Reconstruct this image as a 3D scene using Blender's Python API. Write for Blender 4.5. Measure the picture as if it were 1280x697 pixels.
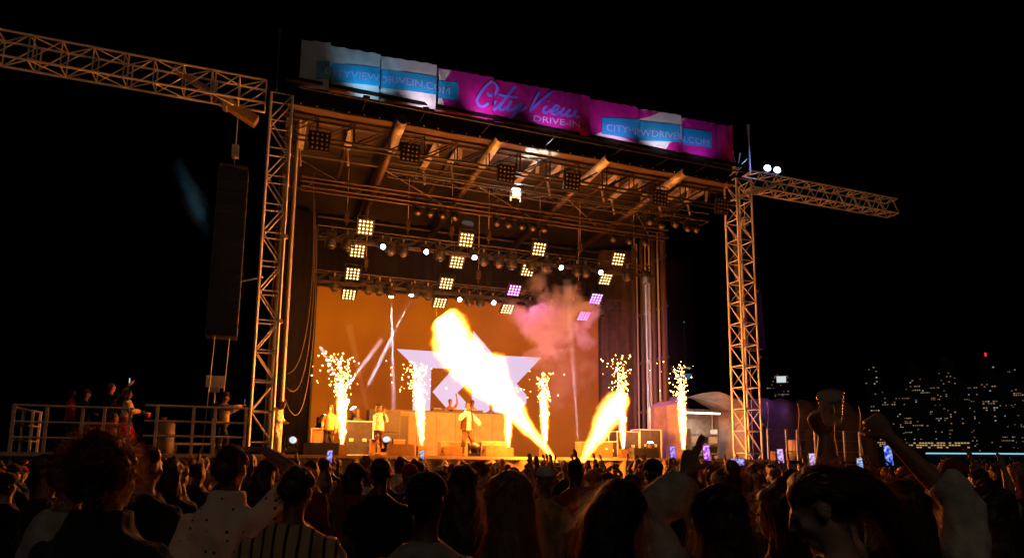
import bpy, bmesh, math, random
import numpy as np
from mathutils import Vector, Matrix, noise, Quaternion
random.seed(7)
R = math.radians
sc = bpy.context.scene
for o in list(bpy.data.objects): bpy.data.objects.remove(o)
C = sc.collection

# ------------------------------------------------------------------ camera
cd = bpy.data.cameras.new('camera'); cam = bpy.data.objects.new('camera', cd); C.objects.link(cam)
cd.sensor_width = 36.0; cd.lens = 36.0*839/1280
cd.shift_x = 0.0; cd.shift_y = (449-348.5)/1280
cd.clip_start = 0.05; cd.clip_end = 12000
CAM = Vector((-0.43, -21.05, 1.72))
cam.matrix_world = (Matrix.Translation(CAM) @ Matrix.Rotation(R(-20.5), 4, 'Z') @
                    Matrix.Rotation(R(90+8.17), 4, 'X') @ Matrix.Rotation(R(0.6), 4, 'Z'))
sc.camera = cam
# ------------------------------------------------------------------ night sky and an added weak fill from behind the camera
w = bpy.data.worlds.new('World'); sc.world = w; w.use_nodes = True
nt = w.node_tree; bg = nt.nodes['Background']
sk = nt.nodes.new('ShaderNodeTexSky'); sk.sky_type = 'NISHITA'; sk.sun_disc = False
sk.sun_elevation = R(-9); sk.sun_rotation = R(200)
nt.links.new(sk.outputs[0], bg.inputs[0]); bg.inputs[1].default_value = 0.004
sl = bpy.data.lights.new('moon', 'SUN'); so = bpy.data.objects.new('moon', sl); C.objects.link(so)
sl.energy = 0.085; sl.angle = R(20); sl.color = (1.0, .80, .62)
so.rotation_euler = (R(48), 0, R(-20))
# ------------------------------------------------------------------ exposure and sampling
sc.view_settings.view_transform = 'Standard'; sc.view_settings.look = 'None'
sc.view_settings.exposure = 0; sc.view_settings.gamma = 1
sc.cycles.use_denoising = True
sc.cycles.max_bounces = 5; sc.cycles.diffuse_bounces = 2; sc.cycles.glossy_bounces = 2
sc.cycles.transmission_bounces = 3; sc.cycles.volume_bounces = 1; sc.cycles.transparent_max_bounces = 6
sc.cycles.volume_step_rate = 0.6; sc.cycles.volume_max_steps = 200
sc.cycles.sample_clamp_indirect = 4.0
sc.cycles.caustics_reflective = False; sc.cycles.caustics_refractive = False
FLAME = (1.0, .23, .021)

# ================================================================== materials
MATS = {}
def mat(name, col=(.5,.5,.5), rough=.6, metal=0, var=.25, scale=6, bump=.0, objcol=False, sheen=0, spec=.5, stretch=None):
    if name in MATS: return MATS[name]
    m = bpy.data.materials.new(name); m.use_nodes = True; n = m.node_tree; b = n.nodes['Principled BSDF']
    b.inputs['Roughness'].default_value = rough; b.inputs['Metallic'].default_value = metal
    b.inputs['Specular IOR Level'].default_value = spec
    if sheen: b.inputs['Sheen Weight'].default_value = sheen
    tc = n.nodes.new('ShaderNodeTexCoord'); nz = n.nodes.new('ShaderNodeTexNoise'); nz.inputs['Scale'].default_value = scale
    nz.inputs['Detail'].default_value = 4
    if stretch:
        mp = n.nodes.new('ShaderNodeMapping'); mp.inputs['Scale'].default_value = stretch
        n.links.new(tc.outputs['Object'], mp.inputs[0]); n.links.new(mp.outputs[0], nz.inputs[0])
    else: n.links.new(tc.outputs['Object'], nz.inputs[0])
    mr = n.nodes.new('ShaderNodeMapRange'); mr.inputs[1].default_value = .3; mr.inputs[2].default_value = .7
    mr.inputs[3].default_value = 1-var; mr.inputs[4].default_value = 1+var
    n.links.new(nz.outputs[0], mr.inputs[0])
    mx = n.nodes.new('ShaderNodeMix'); mx.data_type = 'RGBA'; mx.blend_type = 'MULTIPLY'; mx.inputs[0].default_value = 1
    if objcol:
        oi = n.nodes.new('ShaderNodeObjectInfo'); n.links.new(oi.outputs['Color'], mx.inputs[6])
    else: mx.inputs[6].default_value = (*col, 1)
    n.links.new(mr.outputs[0], mx.inputs[7]); n.links.new(mx.outputs[2], b.inputs['Base Color'])
    if bump:
        bp = n.nodes.new('ShaderNodeBump'); bp.inputs['Strength'].default_value = bump; bp.inputs['Distance'].default_value = .02
        n.links.new(nz.outputs[0], bp.inputs['Height']); n.links.new(bp.outputs[0], b.inputs['Normal'])
    MATS[name] = m; return m
def emit(name, col, s):
    if name in MATS: return MATS[name]
    m = bpy.data.materials.new(name); m.use_nodes = True; b = m.node_tree.nodes['Principled BSDF']
    b.inputs['Base Color'].default_value = (.02,.02,.02,1)
    b.inputs['Emission Color'].default_value = (*col, 1); b.inputs['Emission Strength'].default_value = s
    MATS[name] = m; return m

M_ALU = mat('aluminium truss', (.74,.70,.65), .42, .15, .2, 9)
M_STEEL = mat('painted steel', (.42,.40,.37), .5, .3, .25, 7)
M_BLACKMETAL = mat('black powder coat', (.018,.018,.018), .45, .2, .3, 8)
M_BROWNSHADE = mat('dark bronze truss', (.075,.050,.034), .45, .3, .3, 8)  # brown steel tone; on rear tubes and beams it stands for shade
M_DARKMETAL = mat('dark grey steel', (.07,.065,.06), .5, .3, .3, 8)
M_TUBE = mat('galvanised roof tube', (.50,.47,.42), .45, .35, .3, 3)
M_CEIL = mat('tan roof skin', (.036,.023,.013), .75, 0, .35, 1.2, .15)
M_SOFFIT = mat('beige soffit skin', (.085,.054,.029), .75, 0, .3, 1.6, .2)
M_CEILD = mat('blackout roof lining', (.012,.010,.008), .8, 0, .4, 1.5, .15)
M_BLACKCLOTH = mat('black drape', (.005,.0045,.004), .9, 0, .3, 5, .2, spec=.1)
M_DECK = mat('black stage ply', (.035,.03,.027), .6, 0, .4, 4)
M_SKIRT = mat('tan stage skirt', (.36,.24,.11), .85, 0, .35, 3, .3, stretch=(1,1,.3))
M_ASPHALT = mat('asphalt', (.05,.05,.05), .9, 0, .3, 12, .2)
M_PLY = mat('plywood', (.26,.16,.075), .7, 0, .2, 5, stretch=(1,1,6))
M_CASE = mat('flight case laminate', (.035,.033,.035), .5, 0, .3, 8)
M_WHITE = mat('white paint', (.75,.74,.72), .5, 0, .12, 5)
M_CREAM = mat('cream panel', (.50,.39,.25), .6, 0, .15, 4)
M_WEDGE = mat('monitor cabinet brown', (.20,.11,.045), .6, 0, .25, 8)
M_FABRIC = mat('clothing fabric', rough=.9, var=.3, scale=14, bump=.5, objcol=True, sheen=.15, spec=.15)
M_HAIR = mat('hair', rough=.45, var=.35, scale=40, objcol=True, spec=.6, bump=.6)
_n = M_HAIR.node_tree; _b = _n.nodes['Principled BSDF']; _o = _n.nodes['Material Output']; _t = _n.nodes.new('ShaderNodeBsdfTranslucent'); _x = _n.nodes.new('ShaderNodeMixShader'); _x.inputs[0].default_value = .36
_src = _b.inputs['Base Color'].links[0].from_socket; _g = _n.nodes.new('ShaderNodeMix'); _g.data_type = 'RGBA'; _g.blend_type = 'ADD'; _g.inputs[0].default_value = 1; _n.links.new(_src, _g.inputs[6]); _g.inputs[7].default_value = (.42,.20,.08,1)
_n.links.new(_g.outputs[2], _t.inputs[0]); _n.links.new(_b.outputs[0], _x.inputs[1]); _n.links.new(_t.outputs[0], _x.inputs[2]); _n.links.new(_x.outputs[0], _o.inputs[0])
M_SKIN = mat('skin', rough=.55, var=.10, scale=18, objcol=True, spec=.4)
M_RED = mat('red plastic', (.55,.02,.02), .4, 0, .1, 5)
M_GLASSY = mat('dark lens glass', (.02,.02,.025), .08, 0, .1, 5, spec=.8)
M_LAMPOFF = mat('unlit lamp reflector', (.16,.13,.10), .3, .5, .2, 9)
M_CABLE = mat('black cable rubber', (.02,.018,.016), .5, 0, .2, 9)

# ================================================================== mesh helpers
class MB:
    def __init__(s): s.v = []; s.f = []
    def add(s, vs, fs):
        k = len(s.v); s.v += [tuple(p) for p in vs]; s.f += [tuple(i+k for i in f) for f in fs]; return s
    def box(s, c, d, rot=None):
        c = Vector(c); hx, hy, hz = d[0]/2, d[1]/2, d[2]/2
        vs = [Vector((x,y,z)) for x in (-hx,hx) for y in (-hy,hy) for z in (-hz,hz)]
        if rot is not None: vs = [rot @ p for p in vs]
        return s.add([c+p for p in vs], [(0,1,3,2),(4,6,7,5),(0,4,5,1),(2,3,7,6),(0,2,6,4),(1,5,7,3)])
    def rings(s, rings, cap=True):
        n = len(rings[0]); vs = [p for r in rings for p in r]; fs = []
        for i in range(len(rings)-1):
            for j in range(n):
                a = i*n+j; b = i*n+(j+1) % n; fs.append((a, b, b+n, a+n))
        if cap: fs.append(tuple(reversed(range(n)))); fs.append(tuple(range((len(rings)-1)*n, len(rings)*n)))
        return s.add(vs, fs)
    def tube(s, pts, r, n=8, cap=True):
        pts = [Vector(p) for p in pts]; rs = r if isinstance(r, (list, tuple)) else [r]*len(pts)
        out = []; up = None
        for i, p in enumerate(pts):
            d = (pts[min(i+1, len(pts)-1)]-pts[max(i-1, 0)])
            if d.length < 1e-6: d = Vector((0,0,1))
            d.normalize()
            if up is None: up = Vector((0,0,1)) if abs(d.z) < .9 else Vector((1,0,0))
            y = up-d*up.dot(d); y.normalize(); x = y.cross(d); x.normalize(); up = y
            rr = rs[i]; rx, ry = (rr if isinstance(rr, (tuple, list)) else (rr, rr))
            out.append([p+x*math.cos(2*math.pi*j/n)*rx+y*math.sin(2*math.pi*j/n)*ry for j in range(n)])
        return s.rings(out, cap)
    def ell(s, c, r, n=12, m=8, rot=None):
        c = Vector(c); rings = []
        for i in range(1, m):
            t = math.pi*i/m; q = []
            for j in range(n):
                a = 2*math.pi*j/n
                p = Vector((r[0]*math.sin(t)*math.cos(a), r[1]*math.sin(t)*math.sin(a), -r[2]*math.cos(t)))
                if rot is not None: p = rot @ p
                q.append(c+p)
            rings.append(q)
        k = len(s.v); s.rings(rings, False)
        for sgn, base in ((-1, 0), (1, (m-2)*n)):
            p = Vector((0,0,sgn*r[2]))
            if rot is not None: p = rot @ p
            idx = len(s.v); s.v.append(tuple(c+p))
            for j in range(n):
                a, b = k+base+j, k+base+(j+1) % n
                s.f.append((b, a, idx) if sgn < 0 else (a, b, idx))
        return s
    def prism(s, poly, y0, y1):      # polygon in x,z extruded along y
        n = len(poly)
        return s.add([(x,y0,z) for x,z in poly]+[(x,y1,z) for x,z in poly],
                     [tuple(range(n)), tuple(reversed(range(n,2*n)))]+[(i,i+n,(i+1)%n+n,(i+1)%n) for i in range(n)])
    def mesh(s, name='m', smooth=False):
        me = bpy.data.meshes.new(name); me.from_pydata(s.v, [], s.f); me.update()
        if smooth: me.polygons.foreach_set('use_smooth', [True]*len(me.polygons))
        return me
    def build(s, name, m, parent=None, smooth=False):
        return link(name, s.mesh(name, smooth), m, parent)
def link(name, me, m=None, parent=None, loc=None, rot=None):
    if m is not None and len(me.materials) == 0: me.materials.append(m)
    o = bpy.data.objects.new(name, me); C.objects.link(o)
    if parent is not None: o.parent = parent
    if loc is not None: o.location = loc
    if rot is not None: o.rotation_euler = rot
    return o
def tag(o, label=None, cat=None, group=None, kind=None):
    if label: o['label'] = label
    if cat: o['category'] = cat
    if group: o['group'] = group
    if kind: o['kind'] = kind
    return o
def thing(name, label, cat, loc=(0,0,0), rz=0, group=None):
    o = bpy.data.objects.new(name, None); C.objects.link(o); o.location = loc; o.rotation_euler = (0,0,rz)
    o.empty_display_size = .1
    return tag(o, label, cat, group)
def copy_tree(o, parent=None):
    c = o.copy(); C.objects.link(c); c.parent = parent
    for ch in list(o.children): copy_tree(ch, c)
    return c
def lamp(kind, loc, energy, col, size=.1, parent=None, aim=None, spot=None, blend=.3, name='light'):
    l = bpy.data.lights.new(name, kind); l.energy = energy; l.color = col
    if kind in ('POINT','SPOT'): l.shadow_soft_size = size
    if kind == 'AREA': l.size = size
    if spot: l.spot_size = spot; l.spot_blend = blend
    o = bpy.data.objects.new(name, l); C.objects.link(o); o.location = loc
    if aim is not None: o.rotation_euler = (Vector(aim)-Vector(loc)).to_track_quat('-Z', 'Y').to_euler()
    if parent is not None: o.parent = parent
    return o
_cyl = {}
def unit_tube(n, m):
    k = (n, m.name)
    if k not in _cyl:
        me = MB().tube([(0,0,0),(0,0,1)], 1, n).mesh('bar'); me.materials.append(m)
        me.polygons.foreach_set('use_smooth', [len(p.vertices)==4 for p in me.polygons]); _cyl[k] = me
    return _cyl[k]
def bar(name, p0, p1, r, m, parent=None, n=8):
    p0 = Vector(p0); p1 = Vector(p1); d = p1-p0
    o = bpy.data.objects.new(name, unit_tube(n, m)); C.objects.link(o)
    o.rotation_mode = 'QUATERNION'; o.location = p0; o.rotation_quaternion = d.to_track_quat('Z', 'Y'); o.scale = (r, r, d.length)
    if parent is not None: o.parent = parent
    return o
def truss(t, p0, p1, up, w, h, bays, m, rc=.027, rb=.014, pattern='n', faces='fbtu', double=0):
    """box truss: chords and every brace a piece of its own"""
    p0 = Vector(p0); p1 = Vector(p1); ax = (p1-p0).normalized(); up = Vector(up).normalized(); sd = ax.cross(up)
    cor = {(i,j): sd*(i*w/2)+up*(j*h/2) for i in (-1,1) for j in (-1,1)}
    for c in cor.values(): bar('chord', p0+c, p1+c, rc, m, t)
    fl = {'f':((-1,-1),(-1,1)), 'b':((1,-1),(1,1)), 't':((-1,1),(1,1)), 'u':((-1,-1),(1,-1))}
    for k in range(bays+1):
        a = p0.lerp(p1, k/bays); b = p0.lerp(p1, min(1, (k+1)/bays))
        for q in faces:
            c0, c1 = (cor[i] for i in fl[q])
            if pattern == 'n' or q in 'tu': bar('brace', a+c0, a+c1, rb, m, t, 6)
            if double and k % double == 0 and 0 < k < bays and q in 'fb':
                s = ax*.11; bar('brace', a+c0+s, a+c1+s, rb*1.2, m, t, 6)
            if k < bays:
                if pattern == 'n': (lo, hi) = (c0, c1) if (k % 2 == 0 or q in 'fb') else (c1, c0); bar('brace', a+lo, b+hi, rb, m, t, 6)
                else:
                    mid = a.lerp(b, .5); bar('brace', a+c0, mid+c1, rb, m, t, 6); bar('brace', mid+c1, b+c0, rb, m, t, 6)
    return t
TMP = bpy.data.scenes.new('tmp'); TVL = TMP.view_layers[0]
def remesh(mb, voxel, smooth=4, disp=0, dscale=10, name='m'):
    me = mb.mesh('tmp'); o = bpy.data.objects.new('tmp', me); TMP.collection.objects.link(o)
    md = o.modifiers.new('r', 'REMESH'); md.mode = 'VOXEL'; md.voxel_size = voxel; md.use_smooth_shade = True
    if smooth:
        s = o.modifiers.new('s', 'SMOOTH'); s.factor = .5; s.iterations = smooth
    TVL.update(); out = bpy.data.meshes.new_from_object(o.evaluated_get(TVL.depsgraph))
    bpy.data.objects.remove(o); bpy.data.meshes.remove(me); out.name = name
    if disp:
        n = len(out.vertices); co = np.empty(n*3, 'f'); no = np.empty(n*3, 'f')
        out.vertices.foreach_get('co', co); out.vertex_normals.foreach_get('vector', no)
        q = co.reshape(-1,3)*dscale*1.1; x, y, z = q[:,0], q[:,1], q[:,2]; sd = np.sin; d = np.zeros(n)
        for k, a in ((1.0,1.0),(1.9,.55),(3.7,.3)):
            d += a*sd(k*x+1.7*sd(k*.8*y+k)+k*2)*sd(k*.9*z+1.3*sd(k*1.1*x)+.5)*sd(k*1.05*y+1.1*sd(k*.7*z+2)+1.1)
        co += (no.reshape(-1,3)*(d*disp*1.3)[:,None]).ravel().astype('f')
        out.vertices.foreach_set('co', co)
    out.polygons.foreach_set('use_smooth', [True]*len(out.polygons)); out.update()
    return out
def text_mesh(s, size, depth=0):
    cu = bpy.data.curves.new('t', 'FONT'); cu.body = s; cu.size = size; cu.extrude = depth; cu.resolution_u = 3
    o = bpy.data.objects.new('t', cu); C.objects.link(o); dg = bpy.context.evaluated_depsgraph_get()
    me = bpy.data.meshes.new_from_object(o.evaluated_get(dg)); bpy.data.objects.remove(o); return me

# ================================================================== the setting
tag(MB().add([(-4000,-3000,0),(6000,-3000,0),(6000,7000,0),(-4000,7000,0)], [(0,1,2,3)]).build('ground', M_ASPHALT), kind='structure',
    label='dark asphalt car park under the crowd', cat='ground')

DZ = 1.69          # deck height
XL, XR = -0.05, 16.75
# ------------------------------------------------------------------ stage platform
st = thing('stage_platform', 'wide black concert stage deck with tan fabric skirt and pale metal edge', 'stage')
for i in range(9):
    x0 = XL-.75+i*2.04
    for j in range(4):
        MB().box((x0+1.02, -.55+1.25+j*2.5, DZ-.06), (2.03, 2.49, .12)).build('deck_panel', M_DECK, st)
MB().box((8.4, -.60, DZ-.04), (18.4, .07, .09)).build('edge_trim', M_CREAM, st)
mb = MB(); n = 240; top = []; 
for i in range(n+1):
    x = -.78+18.36*i/n; y = -.58+.05*math.sin(i*.9)+.035*math.sin(i*.37+1)+.03*noise.noise((x*2.1,0,0))
    top.append((x, y))
mb.add([(x,y-.0,DZ-.09) for x,y in top]+[(x,y-.03+.06*noise.noise((x*1.3,3,0)),.9) for x,y in top]+[(x,y-.06,.02) for x,y in top],
       [(i,i+1,i+n+2,i+n+1) for i in range(n)]+[(i+n+1,i+n+2,i+2*n+3,i+2*n+2) for i in range(n)])
mb.build('skirt', M_SKIRT, st, True)
for i in range(9):
    for j in (0, 4.5, 9): MB().box((XL-.3+i*2.1, -.35+j, (DZ-.12)/2), (.1,.1,DZ-.12)).build('leg', M_DARKMETAL, st)

# ------------------------------------------------------------------ roof
rf = thing('stage_roof', 'tan skinned stage roof on round steel tubes, lit orange from below', 'roof', (0,0,0))
def sheet(x0,x1,y0,y1,zf,nx,ny):
    vs = [(x0+(x1-x0)*i/nx, y0+(y1-y0)*j/ny, zf(x0+(x1-x0)*i/nx, y0+(y1-y0)*j/ny)) for j in range(ny+1) for i in range(nx+1)]
    return MB().add(vs, [(j*(nx+1)+i, j*(nx+1)+i+1, (j+1)*(nx+1)+i+1, (j+1)*(nx+1)+i) for j in range(ny) for i in range(nx)])
xs = [-.2, 3.2, 6.75, 10.95, 14.25, 17.0]
for a, b in zip(xs[:-1], xs[1:]):
    zc = lambda x,y: 13.05-.045*y+.05*noise.noise((x*.9,y*.9,1))-.08*math.sin(math.pi*(x-a)/(b-a))
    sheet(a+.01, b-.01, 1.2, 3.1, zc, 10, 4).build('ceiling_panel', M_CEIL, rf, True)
    sheet(a+.01, b-.01, 3.11, 10.5, zc, 10, 12).build('ceiling_panel', M_CEILD, rf, True)  # rear ceiling panels in a darker tone than the front ones
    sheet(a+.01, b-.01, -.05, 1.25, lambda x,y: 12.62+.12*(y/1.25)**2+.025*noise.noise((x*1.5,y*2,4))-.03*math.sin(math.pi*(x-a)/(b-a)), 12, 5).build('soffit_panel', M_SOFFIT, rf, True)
MB().box((8.4,-.09,12.88), (17.3,.05,.55)).build('front_fascia', M_BLACKCLOTH, rf)
MB().box((8.4,5.2,13.35), (17.4,11,.12)).build('roof_top', M_BLACKCLOTH, rf)
for x in np.linspace(.2,16.5,34): bar('grommet', (x,-.12,12.635), (x,-.12,12.66), .018, M_ALU, rf, 6)
for x in (3.35, 6.74, 10.95, 14.25):
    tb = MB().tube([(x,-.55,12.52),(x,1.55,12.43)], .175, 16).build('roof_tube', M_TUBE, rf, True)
    MB().tube([(x,-.552,12.52),(x,-.56,12.52)], .176, 16).build('end_cap', M_BLACKMETAL, tb)
    MB().tube([(x,1.3,12.435),(x,1.5,12.427)], .205, 16).build('collar', M_STEEL, tb, True)
    MB().tube([(x,1.62,12.43),(x,9.4,12.08)], .14, 16).build('roof_tube', M_BROWNSHADE, rf, True)  # rear of the same tube, roof shade put into its colour
    MB().box((x,2.4,12.62),(.1,.5,.25)).build('bracket', M_STEEL, rf)
for x in (.35, 1.95, 4.9, 5.75, 8.75, 9.75, 12.15, 13.15, 15.45, 16.3):
    ya, yb = (1.0, 2.9+.5*math.sin(x*3)); yc = (ya+yb)/2
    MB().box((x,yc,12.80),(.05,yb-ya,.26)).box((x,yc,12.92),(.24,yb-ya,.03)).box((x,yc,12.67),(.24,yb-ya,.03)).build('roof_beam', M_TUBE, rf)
    MB().box((x,(yb+9.4)/2,12.82),(.12,9.4-yb-.02,.2)).build('roof_beam', M_BROWNSHADE, rf)  # rear of the beam, darkened to stand for shade under the roof
    bar('drop_leg', (x,yb-.1,12.66), (x+.05,yb-.25,11.95), .04, M_TUBE, rf)
    MB().box((x,.95,12.5),(.12,.06,.62),Matrix.Rotation(R(18),3,'X')).build('bracket', M_STEEL, rf)
for y in (3.4, 6.4, 9.2):
    bar('purlin', (-.2,y,12.66-.04*y), (17,y,12.66-.04*y), .05, M_DARKMETAL, rf, 10)
for i in range(6):
    a, b = xs[i % 5], xs[i % 5+1]
    bar('wind_brace', (a,3.4,12.55), (b,6.4,12.45), .022, M_STEEL, rf, 6)

# ------------------------------------------------------------------ roof trusses
t = thing('roof_truss', 'black lattice truss running just behind the roof front edge', 'truss')
truss(t, (-.4,.55,12.2), (17.2,.55,12.2), (0,0,1), .35, .72, 15, M_BLACKMETAL, .042, .024, 'n', 'fb')
t = thing('ladder_truss', 'dark flat ladder truss slung under the roof front', 'truss')
truss(t, (3.3,1.5,11.62), (16.6,1.5,11.62), (0,0,1), .5, .32, 20, M_DARKMETAL, .028, .014, 'n', 'fu')
t = thing('double_pipe_truss', 'brown two pipe truss hung across the middle of the roof', 'truss')
truss(t, (.5,4.1,11.72), (16.4,4.1,11.72), (0,0,1), .4, .36, 17, M_BROWNSHADE, .045, .014, 'z', 'f')
for y, z, xa, xb, lab in ((4.45,10.02,1.2,15.8,'upper lighting truss above the stage carrying matrix panels and moving heads'),
                          (7.0,8.98,1.3,15.6,'lower lighting truss just above the video wall')):
    t = thing('lighting_truss', lab, 'truss'); truss(t, (xa,y,z), (xb,y,z), (0,0,1), .4, .42, 22, M_DARKMETAL, .026, .013, 'n', 'fbu')
    m2 = thing('cable_loom', 'slack black cables tied along the '+('upper' if y < 5 else 'lower')+' lighting truss', 'cable')
    for k in range(3):
        MB().tube([(xa+(xb-xa)*i/60, y-.24+.05*k, z-.2-.05*abs(math.sin(i*.55+k))-.03*k) for i in range(61)], .018, 5).build('cable', M_CABLE, m2, True)
# chain hoists above the lighting trusses
def hoist(x,y,z,lab):
    t = thing('chain_hoist', lab, 'hoist', (x,y,z), group='chain hoists carrying the lighting trusses')
    MB().box((0,0,0),(.16,.2,.34)).box((0,0,.2),(.1,.12,.1)).build('motor', M_BROWNSHADE, t); bar('chain', (0,0,.25), (0,0,12.7-z), .014, M_ALU, t, 6); bar('hook', (0,0,-.35), (0,0,-.17), .03, M_DARKMETAL, t, 6)
for x in (2.25,4.62,6.41,8.0,10.3,12.2,14.9): hoist(x,4.4,10.72,'small chain hoist motor hanging over the upper lighting truss')
for x in (3.4,8.4,13.4): hoist(x,7.0,9.75,'small chain hoist motor hanging over the lower lighting truss')

# ------------------------------------------------------------------ side towers and wings
def tower(name, x, y, w, lab, bays, pat):
    t = thing(name, lab, 'tower', (x,y,0))
    truss(t, (0,0,.25), (0,0,12.75), (0,1,0), w, w, bays, M_ALU, .042, .021, pat, 'fbtu')
    MB().box((0,0,.12),(w+.5,w+.5,.24)).build('base', M_STEEL, t)
    for s in (-1,1):
        for q in (-1,1): bar('outrigger', (s*w/2,q*w/2,1.4), (s*(w/2+.02),q*(w/2+.02),.2), .03, M_ALU, t, 6)
    for z in (3.0,5.6,8.2): MB().box((w/2+.06,-w/2,z),(.12,.12,.1)).build('clamp', M_CREAM, t)
    return t
tower('lattice_tower', -.38, .0, .62, 'tall lattice truss tower standing beside the left side platform with railings', 14, 'n')
tower('lattice_tower', 17.1, .0, .72, 'tall lattice truss tower standing before the tarp covered tent', 15, 'n')
t = thing('cantilever_truss', 'long lattice truss arm reaching out over the line array speakers', 'truss')
truss(t, (-9.3,0,12.72), (-.85,0,12.72), (0,0,1), .62, .74, 11, M_ALU, .034, .02, 'n', 'fbtu', 3)
t = thing('cantilever_truss', 'shorter lattice truss arm with two blue lamps on its inner end', 'truss')
truss(t, (17.6,0,12.88), (25.6,0,12.88), (0,0,1), .6, .66, 10, M_ALU, .034, .022, 'z', 'fbtu')
for q in (-.3,.3): bar('strut', (16.9,q,12.05), (19.2,q*.6,13.0), .05, M_ALU, t)
t = thing('roof_corner_bracket', 'tangle of blue lit brackets where roof meets the short truss arm', 'bracket', (17.0,-.1,12.9))
for i in range(9): bar('arm', (random.uniform(-.4,.1),random.uniform(-.2,.2),random.uniform(0,.3)), (random.uniform(-.3,.6),random.uniform(-.2,.2),random.uniform(.3,1.2)), .022, M_ALU, t, 6)
t = thing('antenna_pole', 'thin blue lit pole rising beside the two blue lamps', 'pole', (17.75,0,13.2))
bar('pole', (0,0,0),(0,0,1.75), .035, M_WHITE, t); bar('pole_tip', (0,0,1.75),(0,0,2.15), .06, M_WHITE, t)
t = thing('antenna_pole', 'thin dark pole standing at the outer end of the roof above the left tower', 'pole', (-.55,0,13.0))
bar('pole', (0,0,0),(0,0,1.9), .03, M_DARKMETAL, t); bar('pole_tip', (0,0,1.9),(0,0,2.1), .05, M_DARKMETAL, t)
# hydraulic strut under the long arm
t = thing('hydraulic_strut', 'tapered tan hydraulic strut slanting under the long truss arm', 'strut')
p0, p1 = Vector((-3.5,.35,13.25)), Vector((-.9,.35,11.9)); d = (p1-p0); q = d.to_track_quat('X','Z').to_matrix()
MB().box(p0.lerp(p1,.3), (d.length*.6,.24,.16), q).build('inner_ram', mat('pinkish strut paint',(.42,.28,.26),.5,0), t)
MB().box(p0.lerp(p1,.73), (d.length*.4,.34,.3), q).build('outer_sleeve', mat('yellow strut paint',(.5,.34,.12),.5,0), t)
MB().box(p0.lerp(p1,.60), (.14,.42,.4), q).build('collar', M_STEEL, t)
# plain vertical masts
for x,y,r,z1,lab in ((.18,.9,.065,12.5,'slim pale mast standing just inside the left lattice tower'),):
    t = thing('mast', lab, 'mast', (x,y,DZ)); bar('pole', (0,0,0), (0,0,z1-DZ), r, M_STEEL, t, 10); MB().box((0,0,.03),(.35,.35,.06)).build('foot_plate', M_STEEL, t)
# rear right column bundle
t = thing('stage_column', 'bundle of tall brown column tubes at the right end of the stage', 'column', (16.9,0,DZ))
for y, r, m in ((5.15,.14,M_BROWNSHADE),(5.6,.05,M_STEEL),(6.0,.11,M_DARKMETAL),(6.35,.05,M_STEEL),(6.7,.035,M_TUBE),(7.05,.09,M_DARKMETAL),(7.5,.04,M_STEEL),(7.8,.1,M_DARKMETAL)):
    bar('column_tube', (.0,y,0), (0,y,12.4-DZ), r, m, t, 12)
for z in (2.2,4.6,7.0,9.4): MB().box((.05,6.4,z),(.1,2.9,.12)).build('tie_plate', M_DARKMETAL, t)
t = thing('stage_column', 'dark column tubes at the left end of the stage beside the video wall', 'column', (-.1,0,DZ))
for y, r in ((5.3,.14),(6.2,.06),(7.2,.1)): bar('column_tube', (0,y,0), (0,y,12.4-DZ), r, M_DARKMETAL, t, 12)
MB().box((0,6.2,5),(.1,2.2,.12)).build('tie_plate', M_DARKMETAL, t)
# drapes
def drape(name, p0, p1, z0, z1, lab, m=M_BLACKCLOTH, amp=.07):
    p0, p1 = Vector(p0), Vector(p1); L = (p1-p0).length; n = int(L*9); nn = Vector((-(p1-p0).y,(p1-p0).x,0)).normalized(); pts = []
    for i in range(n+1): pts.append(p0.lerp(p1,i/n)+nn*(amp*math.sin(i*1.35)+amp*.5*noise.noise((i*.3,0,0))))
    o = MB().add([(p.x,p.y,z1) for p in pts]+[(p.x,p.y,z0) for p in pts], [(i,i+1,i+n+2,i+n+1) for i in range(n)]).build(name, m, None, True)
    return tag(o, lab, 'curtain')
drape('stage_curtain', (-.9,9.5,0), (17.8,9.5,0), DZ, 12.6, 'black curtain hanging across the whole back of the stage')
drape('stage_curtain', (15.3,8.6,0), (17.0,8.0,0), DZ, 12.2, 'dark brown curtain between the video wall and the column bundle', mat('brown drape',(.05,.032,.02),.9,0,.3,4,.2))
drape('stage_curtain', (-.25,8.0,0), (1.45,8.7,0), DZ, 12.2, 'black curtain beside the video wall behind the hanging cables')
drape('stage_curtain', (-.3,2.2,0), (-.3,8.0,0), DZ, 12.3, 'black side curtain behind the left lattice tower')
# hanging cables by the left tower
t = thing('hanging_cables', 'loose power cables drooping from the roof beside the left tower', 'cable')
for k in range(3):
    a = Vector((.75+.12*k,1.2+.3*k,11.0-k*.8)); b = Vector((.28,1.1,4.2-.4*k)); c = []
    for i in range(25):
        u = i/24; p = a.lerp(b,u); p.z -= (1.6+.5*k)*math.sin(math.pi*u)*(.3+u); p.x += .35*math.sin(math.pi*u); c.append(p)
    MB().tube(c, .014, 5).build('cable', mat('grey cable',(.10,.08,.065),.6,0), t, True)

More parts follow.
